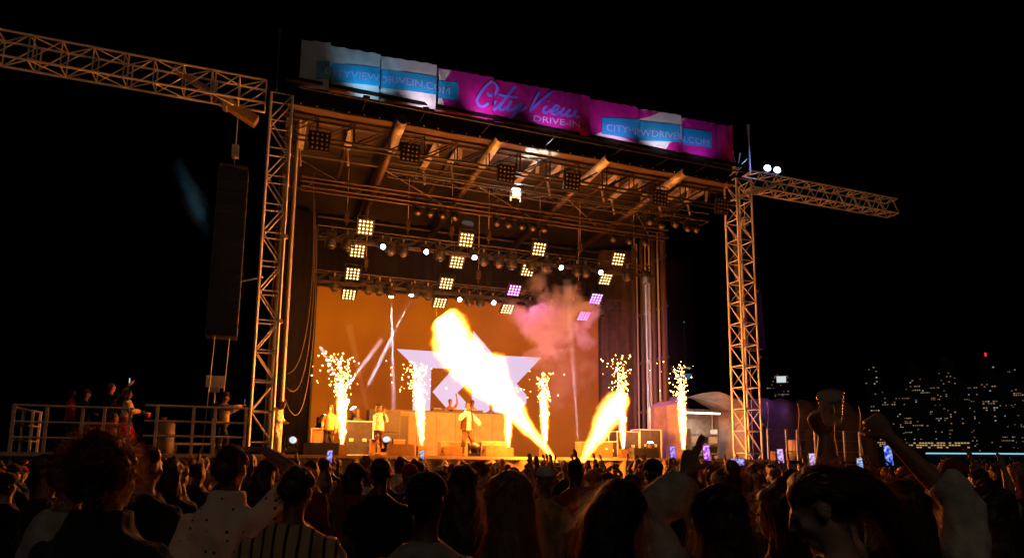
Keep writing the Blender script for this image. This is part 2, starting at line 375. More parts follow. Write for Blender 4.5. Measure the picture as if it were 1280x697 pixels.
# ------------------------------------------------------------------ video wall and logo
vw = thing('video_wall', 'large orange glowing video wall with a pale angular star logo', 'screen', (0,8.4,0))
MB().box((8.38,.13,5.3),(13.75,.16,7.35)).build('frame', M_BLACKMETAL, vw)
m = bpy.data.materials.new('video wall picture'); m.use_nodes = True; n_ = m.node_tree; b = n_.nodes['Principled BSDF']
b.inputs['Base Color'].default_value = (.01,.007,.005,1); b.inputs['Specular IOR Level'].default_value = .05; b.inputs['Roughness'].default_value = .5
tc = n_.nodes.new('ShaderNodeTexCoord'); nz = n_.nodes.new('ShaderNodeTexNoise'); nz.inputs['Scale'].default_value = .35; nz.inputs['Detail'].default_value = 2
n_.links.new(tc.outputs['Object'], nz.inputs[0]); cr = n_.nodes.new('ShaderNodeValToRGB')
cr.color_ramp.elements[0].position = .3; cr.color_ramp.elements[0].color = (.34,.055,.0004,1); cr.color_ramp.elements[1].position = .75; cr.color_ramp.elements[1].color = (.58,.115,.001,1)
n_.links.new(nz.outputs[0], cr.inputs[0]); n_.links.new(cr.outputs[0], b.inputs['Emission Color']); b.inputs['Emission Strength'].default_value = .8
MB().box((8.38,.04,5.3),(13.6,.02,7.2)).build('display', m, vw)
LG = emit('logo lilac', (.70,.60,.86), .95)
lg = MB().prism([(5.1,6.38),(8.62,6.38),(8.62,5.22),(7.94,4.55),(8.62,3.86),(8.62,2.6),(7.9,3.35),(6.78,4.54),(7.70,5.62),(6.69,5.62),(6.69,2.6),(5.9,2.6),(5.9,5.66)], .0, .02)
lg.build('logo', LG, vw)
MB().prism([(8.64,7.47),(9.68,6.38),(12.09,6.42),(10.83,5.1),(11.33,4.58),(11.33,4.2),(9.9,2.6),(8.64,2.6)], .0, .02).build('logo', LG, vw)
# ------------------------------------------------------------------ DJ riser
t = thing('dj_riser', 'beige panelled DJ riser before the video wall', 'riser', (0,5,DZ))
for i in range(6): MB().box((4.95+.78*i+.02,.03,.86),(.765,.05,1.70)).build('front_panel', mat('riser tan cloth',(.30,.21,.16),.8,0,.15,3), t)
MB().box((6.93,.75,1.74),(4.9,1.5,.06)).build('table_top', M_CASE, t)
for x in (4.58,9.27): MB().box((x,.75,.85),(.06,1.4,1.7)).build('side_panel', M_CREAM, t)
for i, (x, lab) in enumerate(((6.3,'square black media player left on the beige DJ riser'),(7.1,'low mixer with knobs between the two media players'),(7.9,'square black media player beside the mixer on the riser'))):
    t = thing('dj_deck', lab, 'player', (x,5.45,DZ+1.77)); MB().box((0,0,.05),(.5,.42,.1)).build('case', M_CASE, t); MB().tube([(0,0,.1),(0,0,.13)], .14, 16).build('dial', M_ALU, t)
    for k in range(3): MB().tube([(-.18+.08*k,-.16,.1),(-.18+.08*k,-.16,.13)], .02, 8).build('knob', M_ALU, t)

# ================================================================== roof banner
EDG = [.1, 1.0, 2.6, 4.49, 6.54, 10.28, 12.36, 14.26, 15.95, 16.68]
def zb(x): return 13.12+.30*x/16.7      # lower hem
def zt(x): return 14.77+.19*x/16.7      # upper hem
def banner_y(x, z):
    k = 0
    while k < len(EDG)-2 and x > EDG[k+1]: k += 1
    u = (x-EDG[k])/(EDG[k+1]-EDG[k]); v = (z-zb(x))/(zt(x)-zb(x))
    y = -.16-.16*u*(1 if k % 2 == 0 else .6)-.05*math.sin(math.pi*min(max(u,0),1))*math.sin(math.pi*min(max(v,0),1))
    f = max(0, 1-u*2.2)*max(0,v-.2)
    y += .03*f*math.sin(26*(u+.45*v))+.018*max(0,v-.55)*math.sin(x*17+3*math.sin(x*2))+.012*noise.noise((x*3,z*3,2))
    return y
bn = thing('roof_banner', 'long folded pink and white banner across the roof front reading City View DRIVE-IN', 'banner')
M_BWHITE = mat('banner white', (.62,.58,.60), .55, 0, .08, 3); M_BMAG = mat('banner magenta', (.46,.006,.27), .55, 0, .1, 3)
M_BCYAN = mat('banner cyan', (.012,.30,.62), .5, 0, .06, 3); M_BTEXT = mat('banner lettering', (.36,.34,.72), .5, 0, .05, 3); M_BSCRIPT = mat('banner script blue', (.17,.20,.95), .5, 0, .05, 3)
for k in range(9):
    a, b = EDG[k]+.004, EDG[k+1]-.004; nx, nz = max(8,int((b-a)/.07)), 22; vs = []
    for j in range(nz+1):
        for i in range(nx+1):
            x = a+(b-a)*i/nx; sag = .05*math.sin(math.pi*i/nx)*(1 if k in (5,6) else .5)
            z = zb(x)+(zt(x)-zb(x))*j/nz + (sag*(1-j/nz))+.012*math.sin(x*14)*(j==nz)
            vs.append((x, banner_y(x,z), z))
    o = MB().add(vs, [(j*(nx+1)+i,j*(nx+1)+i+1,(j+1)*(nx+1)+i+1,(j+1)*(nx+1)+i) for j in range(nz) for i in range(nx)]).build('banner_panel', M_BMAG if k in (3,4,5,7,8) else M_BWHITE, bn, True)
def conform(me, off, name, m, parent=bn, xy=False):
    bm = bmesh.new(); bm.from_mesh(me)
    xs_ = [v.co.x for v in bm.verts]; zs_ = [v.co.z for v in bm.verts]
    cuts = list(np.arange(min(xs_),max(xs_),.08))+EDG
    for x in cuts: bmesh.ops.bisect_plane(bm, geom=bm.verts[:]+bm.edges[:]+bm.faces[:], plane_co=(x,0,0), plane_no=(1,0,0))
    for z in np.arange(min(zs_),max(zs_),.09): bmesh.ops.bisect_plane(bm, geom=bm.verts[:]+bm.edges[:]+bm.faces[:], plane_co=(0,0,z), plane_no=(0,0,1))
    for v in bm.verts: v.co.y = banner_y(v.co.x, v.co.z)-off
    me2 = bpy.data.meshes.new(name); bm.to_mesh(me2); bm.free(); return link(name, me2, m, parent)
def flat(poly): return MB().add([(x,0,z) for x,z in poly], [tuple(range(len(poly)))]).mesh()
conform(flat([(4.50,14.78),(5.04,14.80),(4.84,14.45),(4.76,14.05),(4.73,13.68),(4.86,13.25),(4.50,13.24)]), .010, 'white_field', M_BWHITE)
conform(flat([(10.29,13.36),(10.83,13.65),(11.6,13.58),(12.35,13.46),(12.35,13.40),(11.4,13.38)]), .010, 'white_field', M_BWHITE)
conform(flat([(12.37,14.45),(12.9,14.65),(13.31,14.88),(12.37,14.88)]), .010, 'magenta_field', M_BMAG)
conform(flat([(13.54,13.40),(13.72,13.70),(14.25,13.95),(14.25,13.40)]), .010, 'magenta_field', M_BMAG)
conform(flat([(14.27,14.90),(14.52,14.9),(14.27,14.46)]), .010, 'white_field', M_BWHITE)
conform(flat([(.58,14.08),(1.0,14.14),(2.6,14.31),(4.48,14.37),(5.27,14.37),(5.29,13.71),(4.48,13.72),(2.61,13.66),(1.0,13.52),(.6,13.48)]), .018, 'web_address_band', M_BCYAN)
conform(flat([(10.83,14.20),(12.34,14.40),(14.24,14.49),(15.70,14.52),(15.68,13.85),(14.22,13.80),(12.33,13.60),(10.83,13.56)]), .018, 'web_address_band', M_BCYAN)
def banner_text(s, x0, x1, zf, h, name, m):
    me = text_mesh(s, 1.0); n = len(me.vertices); co = np.empty(n*3,'f'); me.vertices.foreach_get('co', co); co = co.reshape(-1,3)
    mn, mx = co.min(0), co.max(0)
    x = x0+(co[:,0]-mn[0])/(mx[0]-mn[0])*(x1-x0); z = np.array([zf(a) for a in x])+(co[:,1]-mn[1])/(mx[1]-mn[1])*h
    out = np.stack([x, x*0, z], 1).astype('f'); me.vertices.foreach_set('co', out.ravel()); me.update()
    return conform(me, .026, name, m)
banner_text('CITYVIEWDRIVEIN.COM', .86, 4.98, lambda x: 13.66+.22*min(1,(x-.86)/2.4), .25, 'web_address', M_BTEXT)
banner_text('CITYVIEWDRIVEIN.COM', 11.0, 15.55, lambda x: 13.70+.20*min(1,(x-11)/3.2), .27, 'web_address', M_BTEXT)
banner_text('DRIVE-IN', 8.06, 9.86, lambda x: 13.50+.07*(x-8.06)/1.8, .22, 'subtitle', M_BTEXT)
def catmull(p, n=6):
    p = [Vector((a,0,b)) for a,b in p]; q = [p[0]*2-p[1]]+p+[p[-1]*2-p[-2]]; out = []
    for i in range(1, len(q)-2):
        for k in range(n):
            t = k/n; out.append(.5*((2*q[i])+(q[i+1]-q[i-1])*t+(2*q[i-1]-5*q[i]+4*q[i+1]-q[i+2])*t*t+(3*q[i]-q[i-1]-3*q[i+1]+q[i+2])*t**3))
    return out+[p[-1]]
STROKES = [[(6.35,14.25),(6.35,14.15),(6.47,14.14),(6.64,14.31),(6.71,14.52),(6.61,14.66),(6.46,14.65),(6.25,14.43),(6.05,14.11),(5.94,13.86),(6.0,13.7),(6.15,13.66),(6.39,13.83)],
 [(6.68,14.03),(6.53,13.8),(6.55,13.69),(6.68,13.74),(6.87,13.99)], [(6.72,14.19),(6.76,14.15)],
 [(7.39,14.73),(7.14,14.36),(6.87,13.95),(6.8,13.76),(6.9,13.72),(7.07,13.87)], [(6.75,14.28),(7.1,14.26),(7.48,14.31)],
 [(7.26,14.15),(7.09,13.84),(7.13,13.75),(7.31,13.82),(7.62,14.12)], [(7.64,14.11),(7.42,13.75),(7.15,13.40)], [(7.42,13.75),(7.58,13.8),(7.78,13.98)],
 [(8.28,14.66),(8.06,14.23),(7.92,13.83)], [(7.92,13.83),(8.34,14.33),(8.79,14.78)],
 [(8.56,14.17),(8.42,13.99),(8.44,13.89),(8.58,13.92),(8.75,14.07)], [(8.6,14.37),(8.64,14.33)],
 [(8.75,13.97),(8.95,14.09),(9.01,14.22),(8.91,14.24),(8.77,14.05),(8.75,13.91),(8.89,13.9),(9.08,14.04)],
 [(9.24,14.23),(9.1,14.0),(9.14,13.91),(9.28,13.98),(9.49,14.22)], [(9.49,14.22),(9.32,13.96),(9.41,13.92),(9.58,14.01),(9.72,14.22)], [(9.72,14.22),(9.64,14.07),(9.7,13.96),(9.85,14.01)]]
sb = MB()
for si, s in enumerate(STROKES):
    c = catmull(s, 6); hw = .046; L = []; Rr = []
    for i, p in enumerate(c):
        d = c[min(i+1,len(c)-1)]-c[max(i-1,0)]; d.normalize(); nn = Vector((-d.z,0,d.x)); w_ = hw*(.55 if i in (0,len(c)-1) else 1); yy = Vector((0,si*.01,0))
        L.append(p+nn*w_); Rr.append(p-nn*w_)
    sb.add(L+Rr, [(i,i+1,len(c)+i+1,len(c)+i) for i in range(len(c)-1)])
me = sb.mesh()
for v in me.vertices: v.co.y = banner_y(v.co.x, v.co.z)-.026
link('script_lettering', me, M_BSCRIPT, bn)
# small floods that light the banner from an outrigger rail
fr = thing('banner_flood_rail', 'slim black rail with small flood lamps along the lower edge of the roof banner', 'light')
bar('rail', (.2,-1.0,12.70), (16.6,-1.0,12.70), .03, M_BLACKMETAL, fr)
for i, (x, col, e) in enumerate(((2.1,(.35,.75,1.0),95),(4.0,(.9,.8,1.0),100),(6.2,(1,.62,.95),105),(8.6,(.9,.55,1),75),(11.2,(1,.6,.95),110),(13.2,(.9,.8,1.0),105),(14.9,(.8,.6,1),60))):
    MB().box((x,-1.0,12.77),(.2,.12,.1)).build('flood_housing', M_BLACKMETAL, fr); bar('stay', (x,-1.0,12.70), (x,-.1,12.75), .015, M_BLACKMETAL, fr, 6)
    lamp('SPOT', (x,-1.0,12.84), e, col, .05, fr, (x+.15,-.2,14.2), R(95), .9)

# ================================================================== light fixtures
def panel_proto(kind):
    M = {'warm':emit('warm matrix lamp',(1,.58,.22),4.5),'pink':emit('magenta matrix lamp',(1,.26,.9),6),'violet':emit('violet matrix lamp',(.52,.20,1),9),'off':M_LAMPOFF}[kind]
    key = 'lens_'+kind
    if key not in _cyl:
        me = MB().ell((0,0,0),(.041,.026,.041),10,6).mesh('lens',True); me.materials.append(M); _cyl[key] = me
        hb = MB().box((0,.07,0),(.62,.12,.60)).mesh('housing'); hb.materials.append(M_BLACKMETAL); _cyl['housing'] = hb
    return _cyl[key]
def matrix_panel(x,y,z,kind,lab,group,tilt=R(16),yaw=0):
    lens = panel_proto(kind); t = thing('matrix_light', lab, 'light', (x,y,z), 0, group); t.rotation_euler = (tilt,0,yaw)
    link('housing', _cyl['housing'], None, t)
    for i in range(4):
        for j in range(4): link('lens', lens, None, t, ((i-1.5)*.142, 0, (j-1.5)*.142))
    bar('yoke', (-.33,.06,0), (-.33,.06,.42), .015, M_BLACKMETAL, t, 6); bar('yoke', (.33,.06,0), (.33,.06,.42), .015, M_BLACKMETAL, t, 6); bar('yoke', (-.33,.06,.42), (.33,.06,.42), .015, M_BLACKMETAL, t, 6)
    if kind in ('pink','violet'): lamp('SPOT', (0,-.1,0), 650, (1,.25,.8) if kind == 'pink' else (.6,.2,1), .25, t, (0,-3,-1.2), R(110), .6)
    return t
rows = [(4.05,10.30,(2.92,6.94,10.12,13.89),('warm',)*4,'upper row in front of the upper truss'),(5.4,9.74,(2.83,6.94,10.16,13.98),('warm',)*4,'second row hanging behind the upper truss'),
        (6.4,9.05,(2.80,6.77,9.91,14.01),('warm','warm','pink','violet'),'row in front of the lower truss'),(7.6,8.45,(2.82,6.81,10.02,13.98),('warm','warm','warm','pink'),'lowest row before the video wall top')]
for y,z,xx,kk,lab in rows:
    for x,k in zip(xx,kk):
        c = {'warm':'warm white','pink':'bright magenta','violet':'bright violet'}[k]
        same = kk.count(k) > 1
        matrix_panel(x,y,z,k,'%s lit square sixteen lamp panel, %s' % (c, lab), 'lit lamp panels '+lab if same else None, {4.05:R(30),5.4:R(44),6.4:R(46),7.6:R(54)}[y])
for x,z,lab in ((.80,11.35,'unlit sixteen lamp panel under the roof next to the left tower'),(3.65,11.47,None),(7.0,11.30,None),(9.5,11.41,None),(13.15,11.36,None),(16.0,11.44,'unlit sixteen lamp panel under the roof against the right tower')):
    matrix_panel(x,-.45,z,'off',lab or 'unlit sixteen lamp panel hanging under the roof front edge','unlit lamp panels under the roof front' if not lab else None, R(10))

def head_proto(lensmat, size=1.0, tilt=0, yaw=0, hang=True):
    """moving head: base, two yoke arms, barrel, lens; hanging base up or standing"""
    def make(name, lab, loc, group=None):
        t = thing(name, lab, 'light', loc, yaw, group); s = -1 if hang else 1; k = size
        MB().box((0,0,-s*.22*k),(.30*k,.26*k,.10*k)).box((0,0,-s*.14*k),(.14*k,.14*k,.08*k)).build('base', M_BLACKMETAL, t)
        for q in (-1,1): MB().box((q*.16*k,0,-s*.03*k),(.035*k,.1*k,.26*k)).build('yoke_arm', M_BLACKMETAL, t)
        rot = Matrix.Rotation(tilt,3,'X')
        prof = [(-.18,.06),(-.15,.105),(-.02,.125),(.10,.125),(.16,.11)]
        h = MB().tube([rot @ Vector((0,0,a*k)) for a,_ in prof], [b_*k for _,b_ in prof], 14).build('barrel', M_DARKMETAL, t, True)
        MB().tube([rot @ Vector((0,0,.161*k)), rot @ Vector((0,0,.185*k))], [.098*k,.085*k], 14).build('lens', lensmat, h, True)
        if hang: bar('clamp', (0,0,.27*k), (0,0,.42*k), .03*k, M_ALU, t, 6)
        return t
    return make
L_WHITE = emit('white spot lens', (.86,.90,1.0), 30); L_PALE = emit('pale floor lamp lens', (.60,.78,.95), 1.0); L_BLUE = emit('blue spot lens', (.30,.45,1.0), 18)
lit = head_proto(L_WHITE, .95, R(180-62)); off = head_proto(M_LAMPOFF, 1.15, R(180-20)); offd = head_proto(M_GLASSY, 1.3, R(180-8))
for x in (3.60,5.29,7.27,11.10,12.97): lit('moving_head_light', 'white lit moving head lamp under the upper lighting truss', (x,4.1,9.66), 'white lit lamps under the upper truss')
for x in (7.49,9.07): lit('moving_head_light', 'white lit moving head lamp under the lower lighting truss', (x,6.9,8.56), 'white lit lamps under the lower truss')
for x in (3.93,4.42,7.72,8.37,11.93,12.33): off('moving_head_light', 'unlit moving head with pale lens under the upper lighting truss', (x,4.15,9.55), 'pale lens heads under the upper truss')
for x in (7.98,8.50,10.9,12.0): off('moving_head_light', 'unlit moving head with pale lens under the lower lighting truss', (x,6.95,8.47), 'pale lens heads under the lower truss')
for x in (2.15,3.53,4.00,4.44,5.51,6.1,13.1,14.6): offd('moving_head_light', 'dark moving head hanging straight down from the lower lighting truss', (x,6.95,8.62), 'dark heads under the lower truss')
for x in (1.7,2.3,5.9,9.0,9.9,10.6,14.5,15.4): offd('moving_head_light', 'dark moving head hanging straight down from the upper lighting truss', (x,4.3,9.62), 'dark heads under the upper truss')
offp = head_proto(M_LAMPOFF, 1.0, R(180-35))
for x in (4.9,5.4,5.9,6.4,8.2,8.7,9.3,9.8,10.3,13.6,14.4,15.2): offp('moving_head_light', 'unlit silvery spot lamp hung from the two pipe roof truss', (x,4.0,11.2), 'silvery lamps on the two pipe truss')
for x,y,z in ((13.9,1.5,11.2),(14.5,1.6,11.15),(15.1,1.5,11.25),(15.7,1.5,11.15),(16.2,1.6,11.2)): offp('moving_head_light', 'unlit silvery spot lamp on the ladder truss', (x,y,z), 'silvery lamps on the ladder truss')
# bright white followspot shining up to the roof lip
t = thing('work_light', 'bright cool white work light bolted to the ladder truss shining at the roof', 'light', (8.05,1.45,11.45))
MB().box((0,0,0),(.34,.2,.28),Matrix.Rotation(R(-30),3,'X')).build('housing', M_ALU, t); MB().box((0,-.07,.12),(.28,.14,.02),Matrix.Rotation(R(-30),3,'X')).build('lens', emit('cool work lamp',(.75,.92,1),25), t)
bar('yoke', (-.2,0,0), (-.2,0,-.3), .02, M_ALU, t, 6); bar('yoke', (.2,0,0), (.2,0,-.3), .02, M_ALU, t, 6)
lamp('SPOT', (0,-.12,.18), 2600, (.75,.92,1), .08, t, (.45,-1.1,1.3), R(48), .6)
lamp('POINT', (0,-.25,.0), 60, (.75,.92,1), .08, t)
# two blue lamps on the short arm
for i,x in enumerate((18.45,18.95)):
    t = thing('blue_flood', 'blue white flood lamp standing on the short truss arm', 'light', (x,-.15,13.35), R(-18), 'two blue lamps on the short truss arm')
    MB().box((0,0,-.06),(.16,.16,.08)).build('base', M_BLACKMETAL, t)
    MB().tube([(0,.12,.08),(0,.0,.10),(0,-.12,.12)], [.10,.14,.15], 14).build('housing', M_BLACKMETAL, t, True); MB().tube([(0,-.121,.12),(0,-.14,.122)], .14, 14).build('lens', L_BLUE, t, True)
    lamp('SPOT', (0,-.2,.12), 90, (.25,.35,1), .1, t, (-2.0,.3,.5), R(80), .5)

# ================================================================== line arrays
def line_array(name, x, y, ztop, n, lab, dx):
    t = thing(name, lab, 'speakers', (x,y,ztop)); curve = 0; zz = 0; yy = 0
    for i in range(n):
        a = R(.35*i); rot = Matrix.Rotation(-a,3,'X')
        c = Vector((0,yy,zz-.19)); b = MB().box(c,(.84,.55,.365),rot).build('cabinet', M_CASE, t)
        MB().box(c+rot@Vector((0,-.28,0)),(.78,.012,.32),rot).build('grille', M_BLACKMETAL, b)
        for q in (-1,1): MB().box(c+rot@Vector((q*.425,-.1,0)),(.015,.12,.2),rot).build('rigging_plate', M_STEEL, b)
        zz -= .37; yy -= math.sin(a)*.37
    MB().box((0,0,.06),(.8,.6,.1)).build('fly_frame', M_DARKMETAL, t); MB().box((0,0,.65),(.2,.24,.36)).build('chain_motor', M_STEEL, t); bar('chain', (0,0,.1), (0,0,12.4-ztop), .018, M_ALU, t, 6)
    for q in (-.18,.22): bar('guy_cable', (q,yy,zz), (q-.1,yy-.1,DZ-ztop+.1), .014, M_STEEL, t, 6)
    return t
line_array('line_array', -1.62, .3, 10.25, 14, 'black line array speaker column hanging beside the left lattice tower', 0)
line_array('line_array', 18.15, .9, 10.9, 13, 'black line array speaker column hanging behind the right lattice tower', 0)

# ================================================================== fire
def fire_mat(name, L, prof, strength, nscale=1.6, namp=.55, core=(1,.34,.045), edge=(1,.15,.006), power=1.5, warp=.0):
    m = bpy.data.materials.new(name); m.use_nodes = True; n = m.node_tree; n.nodes.clear(); N = n.nodes.new; K = n.links.new
    out = N('ShaderNodeOutputMaterial'); tc = N('ShaderNodeTexCoord'); sp = N('ShaderNodeSeparateXYZ'); K(tc.outputs['Object'], sp.inputs[0])
    def ma(op, a, b=None):
        q = N('ShaderNodeMath'); q.operation = op
        for i, v in enumerate((a, b)):
            if v is None: continue
            if isinstance(v, (int, float)): q.inputs[i].default_value = v
            else: K(v, q.inputs[i])
        return q.outputs[0]
    nw = N('ShaderNodeTexNoise'); nw.inputs['Scale'].default_value = nscale*.55; nw.inputs['Detail'].default_value = 3; K(tc.outputs['Object'], nw.inputs[0])
    vm = N('ShaderNodeVectorMath'); vm.operation = 'SUBTRACT'; K(nw.outputs['Color'], vm.inputs[0]); vm.inputs[1].default_value = (.5,.5,.5)
    vs = N('ShaderNodeVectorMath'); vs.operation = 'SCALE'; K(vm.outputs[0], vs.inputs[0]); K(ma('MULTIPLY', sp.outputs[2], warp), vs.inputs['Scale'])
    va = N('ShaderNodeVectorMath'); va.operation = 'ADD'; K(tc.outputs['Object'], va.inputs[0]); K(vs.outputs[0], va.inputs[1])
    zz = sp.outputs[2]; sp = N('ShaderNodeSeparateXYZ'); K(va.outputs[0], sp.inputs[0])
    r = ma('SQRT', ma('ADD', ma('MULTIPLY', sp.outputs[0], sp.outputs[0]), ma('MULTIPLY', sp.outputs[1], sp.outputs[1])))
    u = ma('DIVIDE', zz, L)
    fc = N('ShaderNodeFloatCurve'); cv = fc.mapping.curves[0]; mxr = max(p[1] for p in prof)
    cv.points[0].location = (prof[0][0], prof[0][1]/mxr); cv.points[1].location = (prof[-1][0], prof[-1][1]/mxr)
    for p in prof[1:-1]: cv.points.new(p[0], p[1]/mxr)
    fc.mapping.update(); K(u, fc.inputs['Value'])
    Rr = ma('MAXIMUM', ma('MULTIPLY', fc.outputs[0], mxr), .02)
    nz = N('ShaderNodeTexNoise'); nz.inputs['Scale'].default_value = nscale; nz.inputs['Detail'].default_value = 5; nz.inputs['Roughness'].default_value = .6
    K(tc.outputs['Object'], nz.inputs[0])
    d = ma('ADD', ma('SUBTRACT', 1.0, ma('DIVIDE', r, Rr)), ma('MULTIPLY', ma('SUBTRACT', nz.outputs[0], .5), namp))
    d = ma('MAXIMUM', d, 0.0); d2 = ma('POWER', d, power)
    mx = N('ShaderNodeMix'); mx.data_type = 'RGBA'; mx.inputs[6].default_value = (*edge,1); mx.inputs[7].default_value = (*core,1); K(ma('MINIMUM', ma('MULTIPLY', d, 2.2), 1.0), mx.inputs[0])
    em = N('ShaderNodeEmission'); K(mx.outputs[2], em.inputs[0]); hal = ma('POWER', ma('MAXIMUM', ma('SUBTRACT', 1.0, ma('DIVIDE', r, ma('MULTIPLY', Rr, 2.0))), 0.0), 2.0)  # hal: faint glow painted around the flame body as bloom
    K(ma('MULTIPLY', ma('ADD', d2, ma('MULTIPLY', hal, .002)), strength), em.inputs[1]); K(em.outputs[0], out.inputs['Volume'])
    return m
def fire(name, p0, p1, prof, strength, lab, cat, energy, nlights, nscale=1.6, namp=.55, grp=None, scale=2.1, **kw):
    p0, p1 = Vector(p0), Vector(p1); L = (p1-p0).length; q = (p1-p0).to_track_quat('Z','Y')
    pts = [(0,0,u*L) for u,_ in prof]; rs = [max(.03,r*scale) for _,r in prof]
    me = MB().tube([(0,0,-.12*rs[0])]+pts+[(0,0,L+.3)], [rs[0]*.5]+rs[:-1]+[rs[-2]]+[rs[-2]*.6], 16).mesh(name)
    o = link(name, me, fire_mat(name+' volume', L, prof, strength, nscale, namp, **kw)); o.location = p0; o.rotation_mode = 'QUATERNION'; o.rotation_quaternion = q
    tag(o, lab, cat, grp)
    for k in range(nlights):
        u = (k+.65)/(nlights+.3); lamp('POINT', (0,0,u*L), energy/nlights, FLAME, .35, o, name='fire_light')
    return o
FA, FB, GA, GB = (8.62,-.95,1.62), (4.60,-.85,5.98), (9.60,-.95,1.60), (11.20,-.85,3.95)
fire('flame_jet', FA, FB, [(0,.08),(.10,.18),(.3,.36),(.5,.52),(.63,.80),(.72,.70),(.80,.66),(.87,.80),(.94,.66),(1,.0)], 105,
     'huge white hot flame jet leaning across the star logo', 'flame', 3200, 3, 1.3, .8, warp=.3)
fire('flame_jet', GA, GB, [(0,.12),(.15,.24),(.4,.40),(.65,.48),(.85,.42),(1,.0)], 95,
     'shorter orange flame jet leaning towards the flight cases', 'flame', 1000, 2, 1.8, .8, warp=.2)
SPK = emit('spark glow', (1,.44,.10), 38)
def sparks(x, y, z0, H, seed, lab, spread=1.0, energy=90, lean=0):
    rng = random.Random(seed); t = thing('spark_fountain', lab, 'sparks', (x,y,z0), 0)
    c = fire('spark_core', (0,0,0), (lean*.5,0,H*.78), [(0,.06),(.2,.15),(.5,.19),(.8,.17),(1,.0)], 120, None, None, energy, 1, 5, 1.0, None, 1.8); c.parent = t
    mb = MB()
    for i in range(320):
        h = H*(rng.betavariate(1.7,1.7)*1.12); u = h/H; s = (.03+.05*u+.17*max(0,u-.35)**1.3)*spread
        px, py = rng.gauss(0,s)+lean*u*u, rng.gauss(0,s); r = rng.uniform(.006,.018)*(1.15 if u > .7 else 1); l = r*rng.choice((1,1,1.5,3)) if u > .55 else r*rng.uniform(2,7)
        v = [(px+r,py,h),(px,py+r,h),(px-r,py,h),(px,py-r,h),(px,py,h+l),(px,py,h-l)]
        mb.add(v, [(0,1,4),(1,2,4),(2,3,4),(3,0,4),(1,0,5),(2,1,5),(3,2,5),(0,3,5)])
    for i in range(28):      # few strays flung out at the top
        h = H*rng.uniform(.7,1.15); px = lean+rng.gauss(-.15,.45)*spread; py = rng.gauss(0,.3); r = rng.uniform(.008,.024)
        v = [(px+r,py,h),(px,py+r,h),(px-r,py,h),(px,py-r,h),(px,py,h+r),(px,py,h-r)]
        mb.add(v, [(0,1,4),(1,2,4),(2,3,4),(3,0,4),(1,0,5),(2,1,5),(3,2,5),(0,3,5)])
    tag(mb.build('sparks', SPK, t), kind='stuff')
SP = [(2.08,2.55,1.2,'spark fountain in front of the performer near the left speaker stack',-.25),(4.65,2.5,1.1,'spark fountain between the singer with phone and the DJ riser',-.3),(7.70,1.9,.7,'narrow spark fountain right of the main singer',.0),
      (9.30,2.4,.9,'spark fountain rising just behind the foot of the huge flame',-.05),(12.25,3.05,1.0,'spark fountain at the tip of the shorter flame',-.1),(14.9,2.95,1.0,'spark fountain standing before the lit tent opening',-.12)]
for i,(x,H,s,lab,lean) in enumerate(SP):
    y = 1.0 if i != 3 else 1.5
    t = thing('spark_machine', 'small square spark machine %s' % ['by the speaker stack','beside the DJ riser','right of the main singer','at the huge flame','at the flight cases','before the tent'][i], 'machine', (x,y,DZ))
    MB().box((0,0,.16),(.3,.3,.32)).build('case', M_WEDGE, t); MB().tube([(0,0,.32),(0,0,.36)], .06, 10).build('nozzle', M_ALU, t)
    sparks(x, y, DZ+.36, H, 20+i, lab, s, 380, lean)
for x,lab in ((8.64,'flame machine on a black stand at the foot of the huge flame'),(9.58,'flame machine on a black stand at the foot of the shorter flame')):
    t = thing('flame_machine', lab, 'machine', (x,-.95,1.42)); MB().box((0,0,-.71),(.5,.4,1.40)).build('stand', M_CASE, t); MB().box((0,0,.05),(.4,.3,.1)).build('case', M_CASE, t); MB().tube([(0,0,.1),(-.02,0,.17)], [.07,.05], 10).build('nozzle', M_ALU, t)

# ================================================================== stage smoke
def vol(name, me, density, col, lab, aniso=.25, noise_scale=0, loc=(0,0,0), rad=None, thr=.45, gain=6):
    m = bpy.data.materials.new(name+' volume'); m.use_nodes = True; n = m.node_tree; n.nodes.clear(); N = n.nodes.new; K = n.links.new
    out = N('ShaderNodeOutputMaterial'); pv = N('ShaderNodeVolumePrincipled'); K(pv.outputs[0], out.inputs['Volume'])
    pv.inputs['Color'].default_value = (*col,1); pv.inputs['Density'].default_value = density; pv.inputs['Anisotropy'].default_value = aniso
    if noise_scale:
        tc = N('ShaderNodeTexCoord'); nz = N('ShaderNodeTexNoise'); nz.inputs['Scale'].default_value = noise_scale; nz.inputs['Detail'].default_value = 5; nz.inputs['Distortion'].default_value = .6
        K(tc.outputs['Object'], nz.inputs[0])
        mp = N('ShaderNodeMapping'); mp.inputs['Scale'].default_value = (1/rad[0],1/rad[1],1/rad[2]); K(tc.outputs['Object'], mp.inputs[0])
        ln = N('ShaderNodeVectorMath'); ln.operation = 'LENGTH'; K(mp.outputs[0], ln.inputs[0])
        a = N('ShaderNodeMath'); a.operation = 'MULTIPLY_ADD'; a.inputs[1].default_value = -.55; a.inputs[2].default_value = .62; K(ln.outputs['Value'], a.inputs[0])
        b = N('ShaderNodeMath'); b.operation = 'MULTIPLY_ADD'; b.inputs[1].default_value = 1.7; K(nz.outputs[0], b.inputs[0]); K(a.outputs[0], b.inputs[2])
        c = N('ShaderNodeMath'); c.operation = 'SUBTRACT'; c.inputs[1].default_value = thr; K(b.outputs[0], c.inputs[0])
        d = N('ShaderNodeMath'); d.operation = 'MULTIPLY'; d.inputs[1].default_value = density*gain; K(c.outputs[0], d.inputs[0])
        e = N('ShaderNodeMath'); e.operation = 'MAXIMUM'; e.inputs[1].default_value = 0; K(d.outputs[0], e.inputs[0]); K(e.outputs[0], pv.inputs['Density'])
    o = link(name, me, m); o.location = loc; return tag(o, lab, 'smoke', kind='stuff')
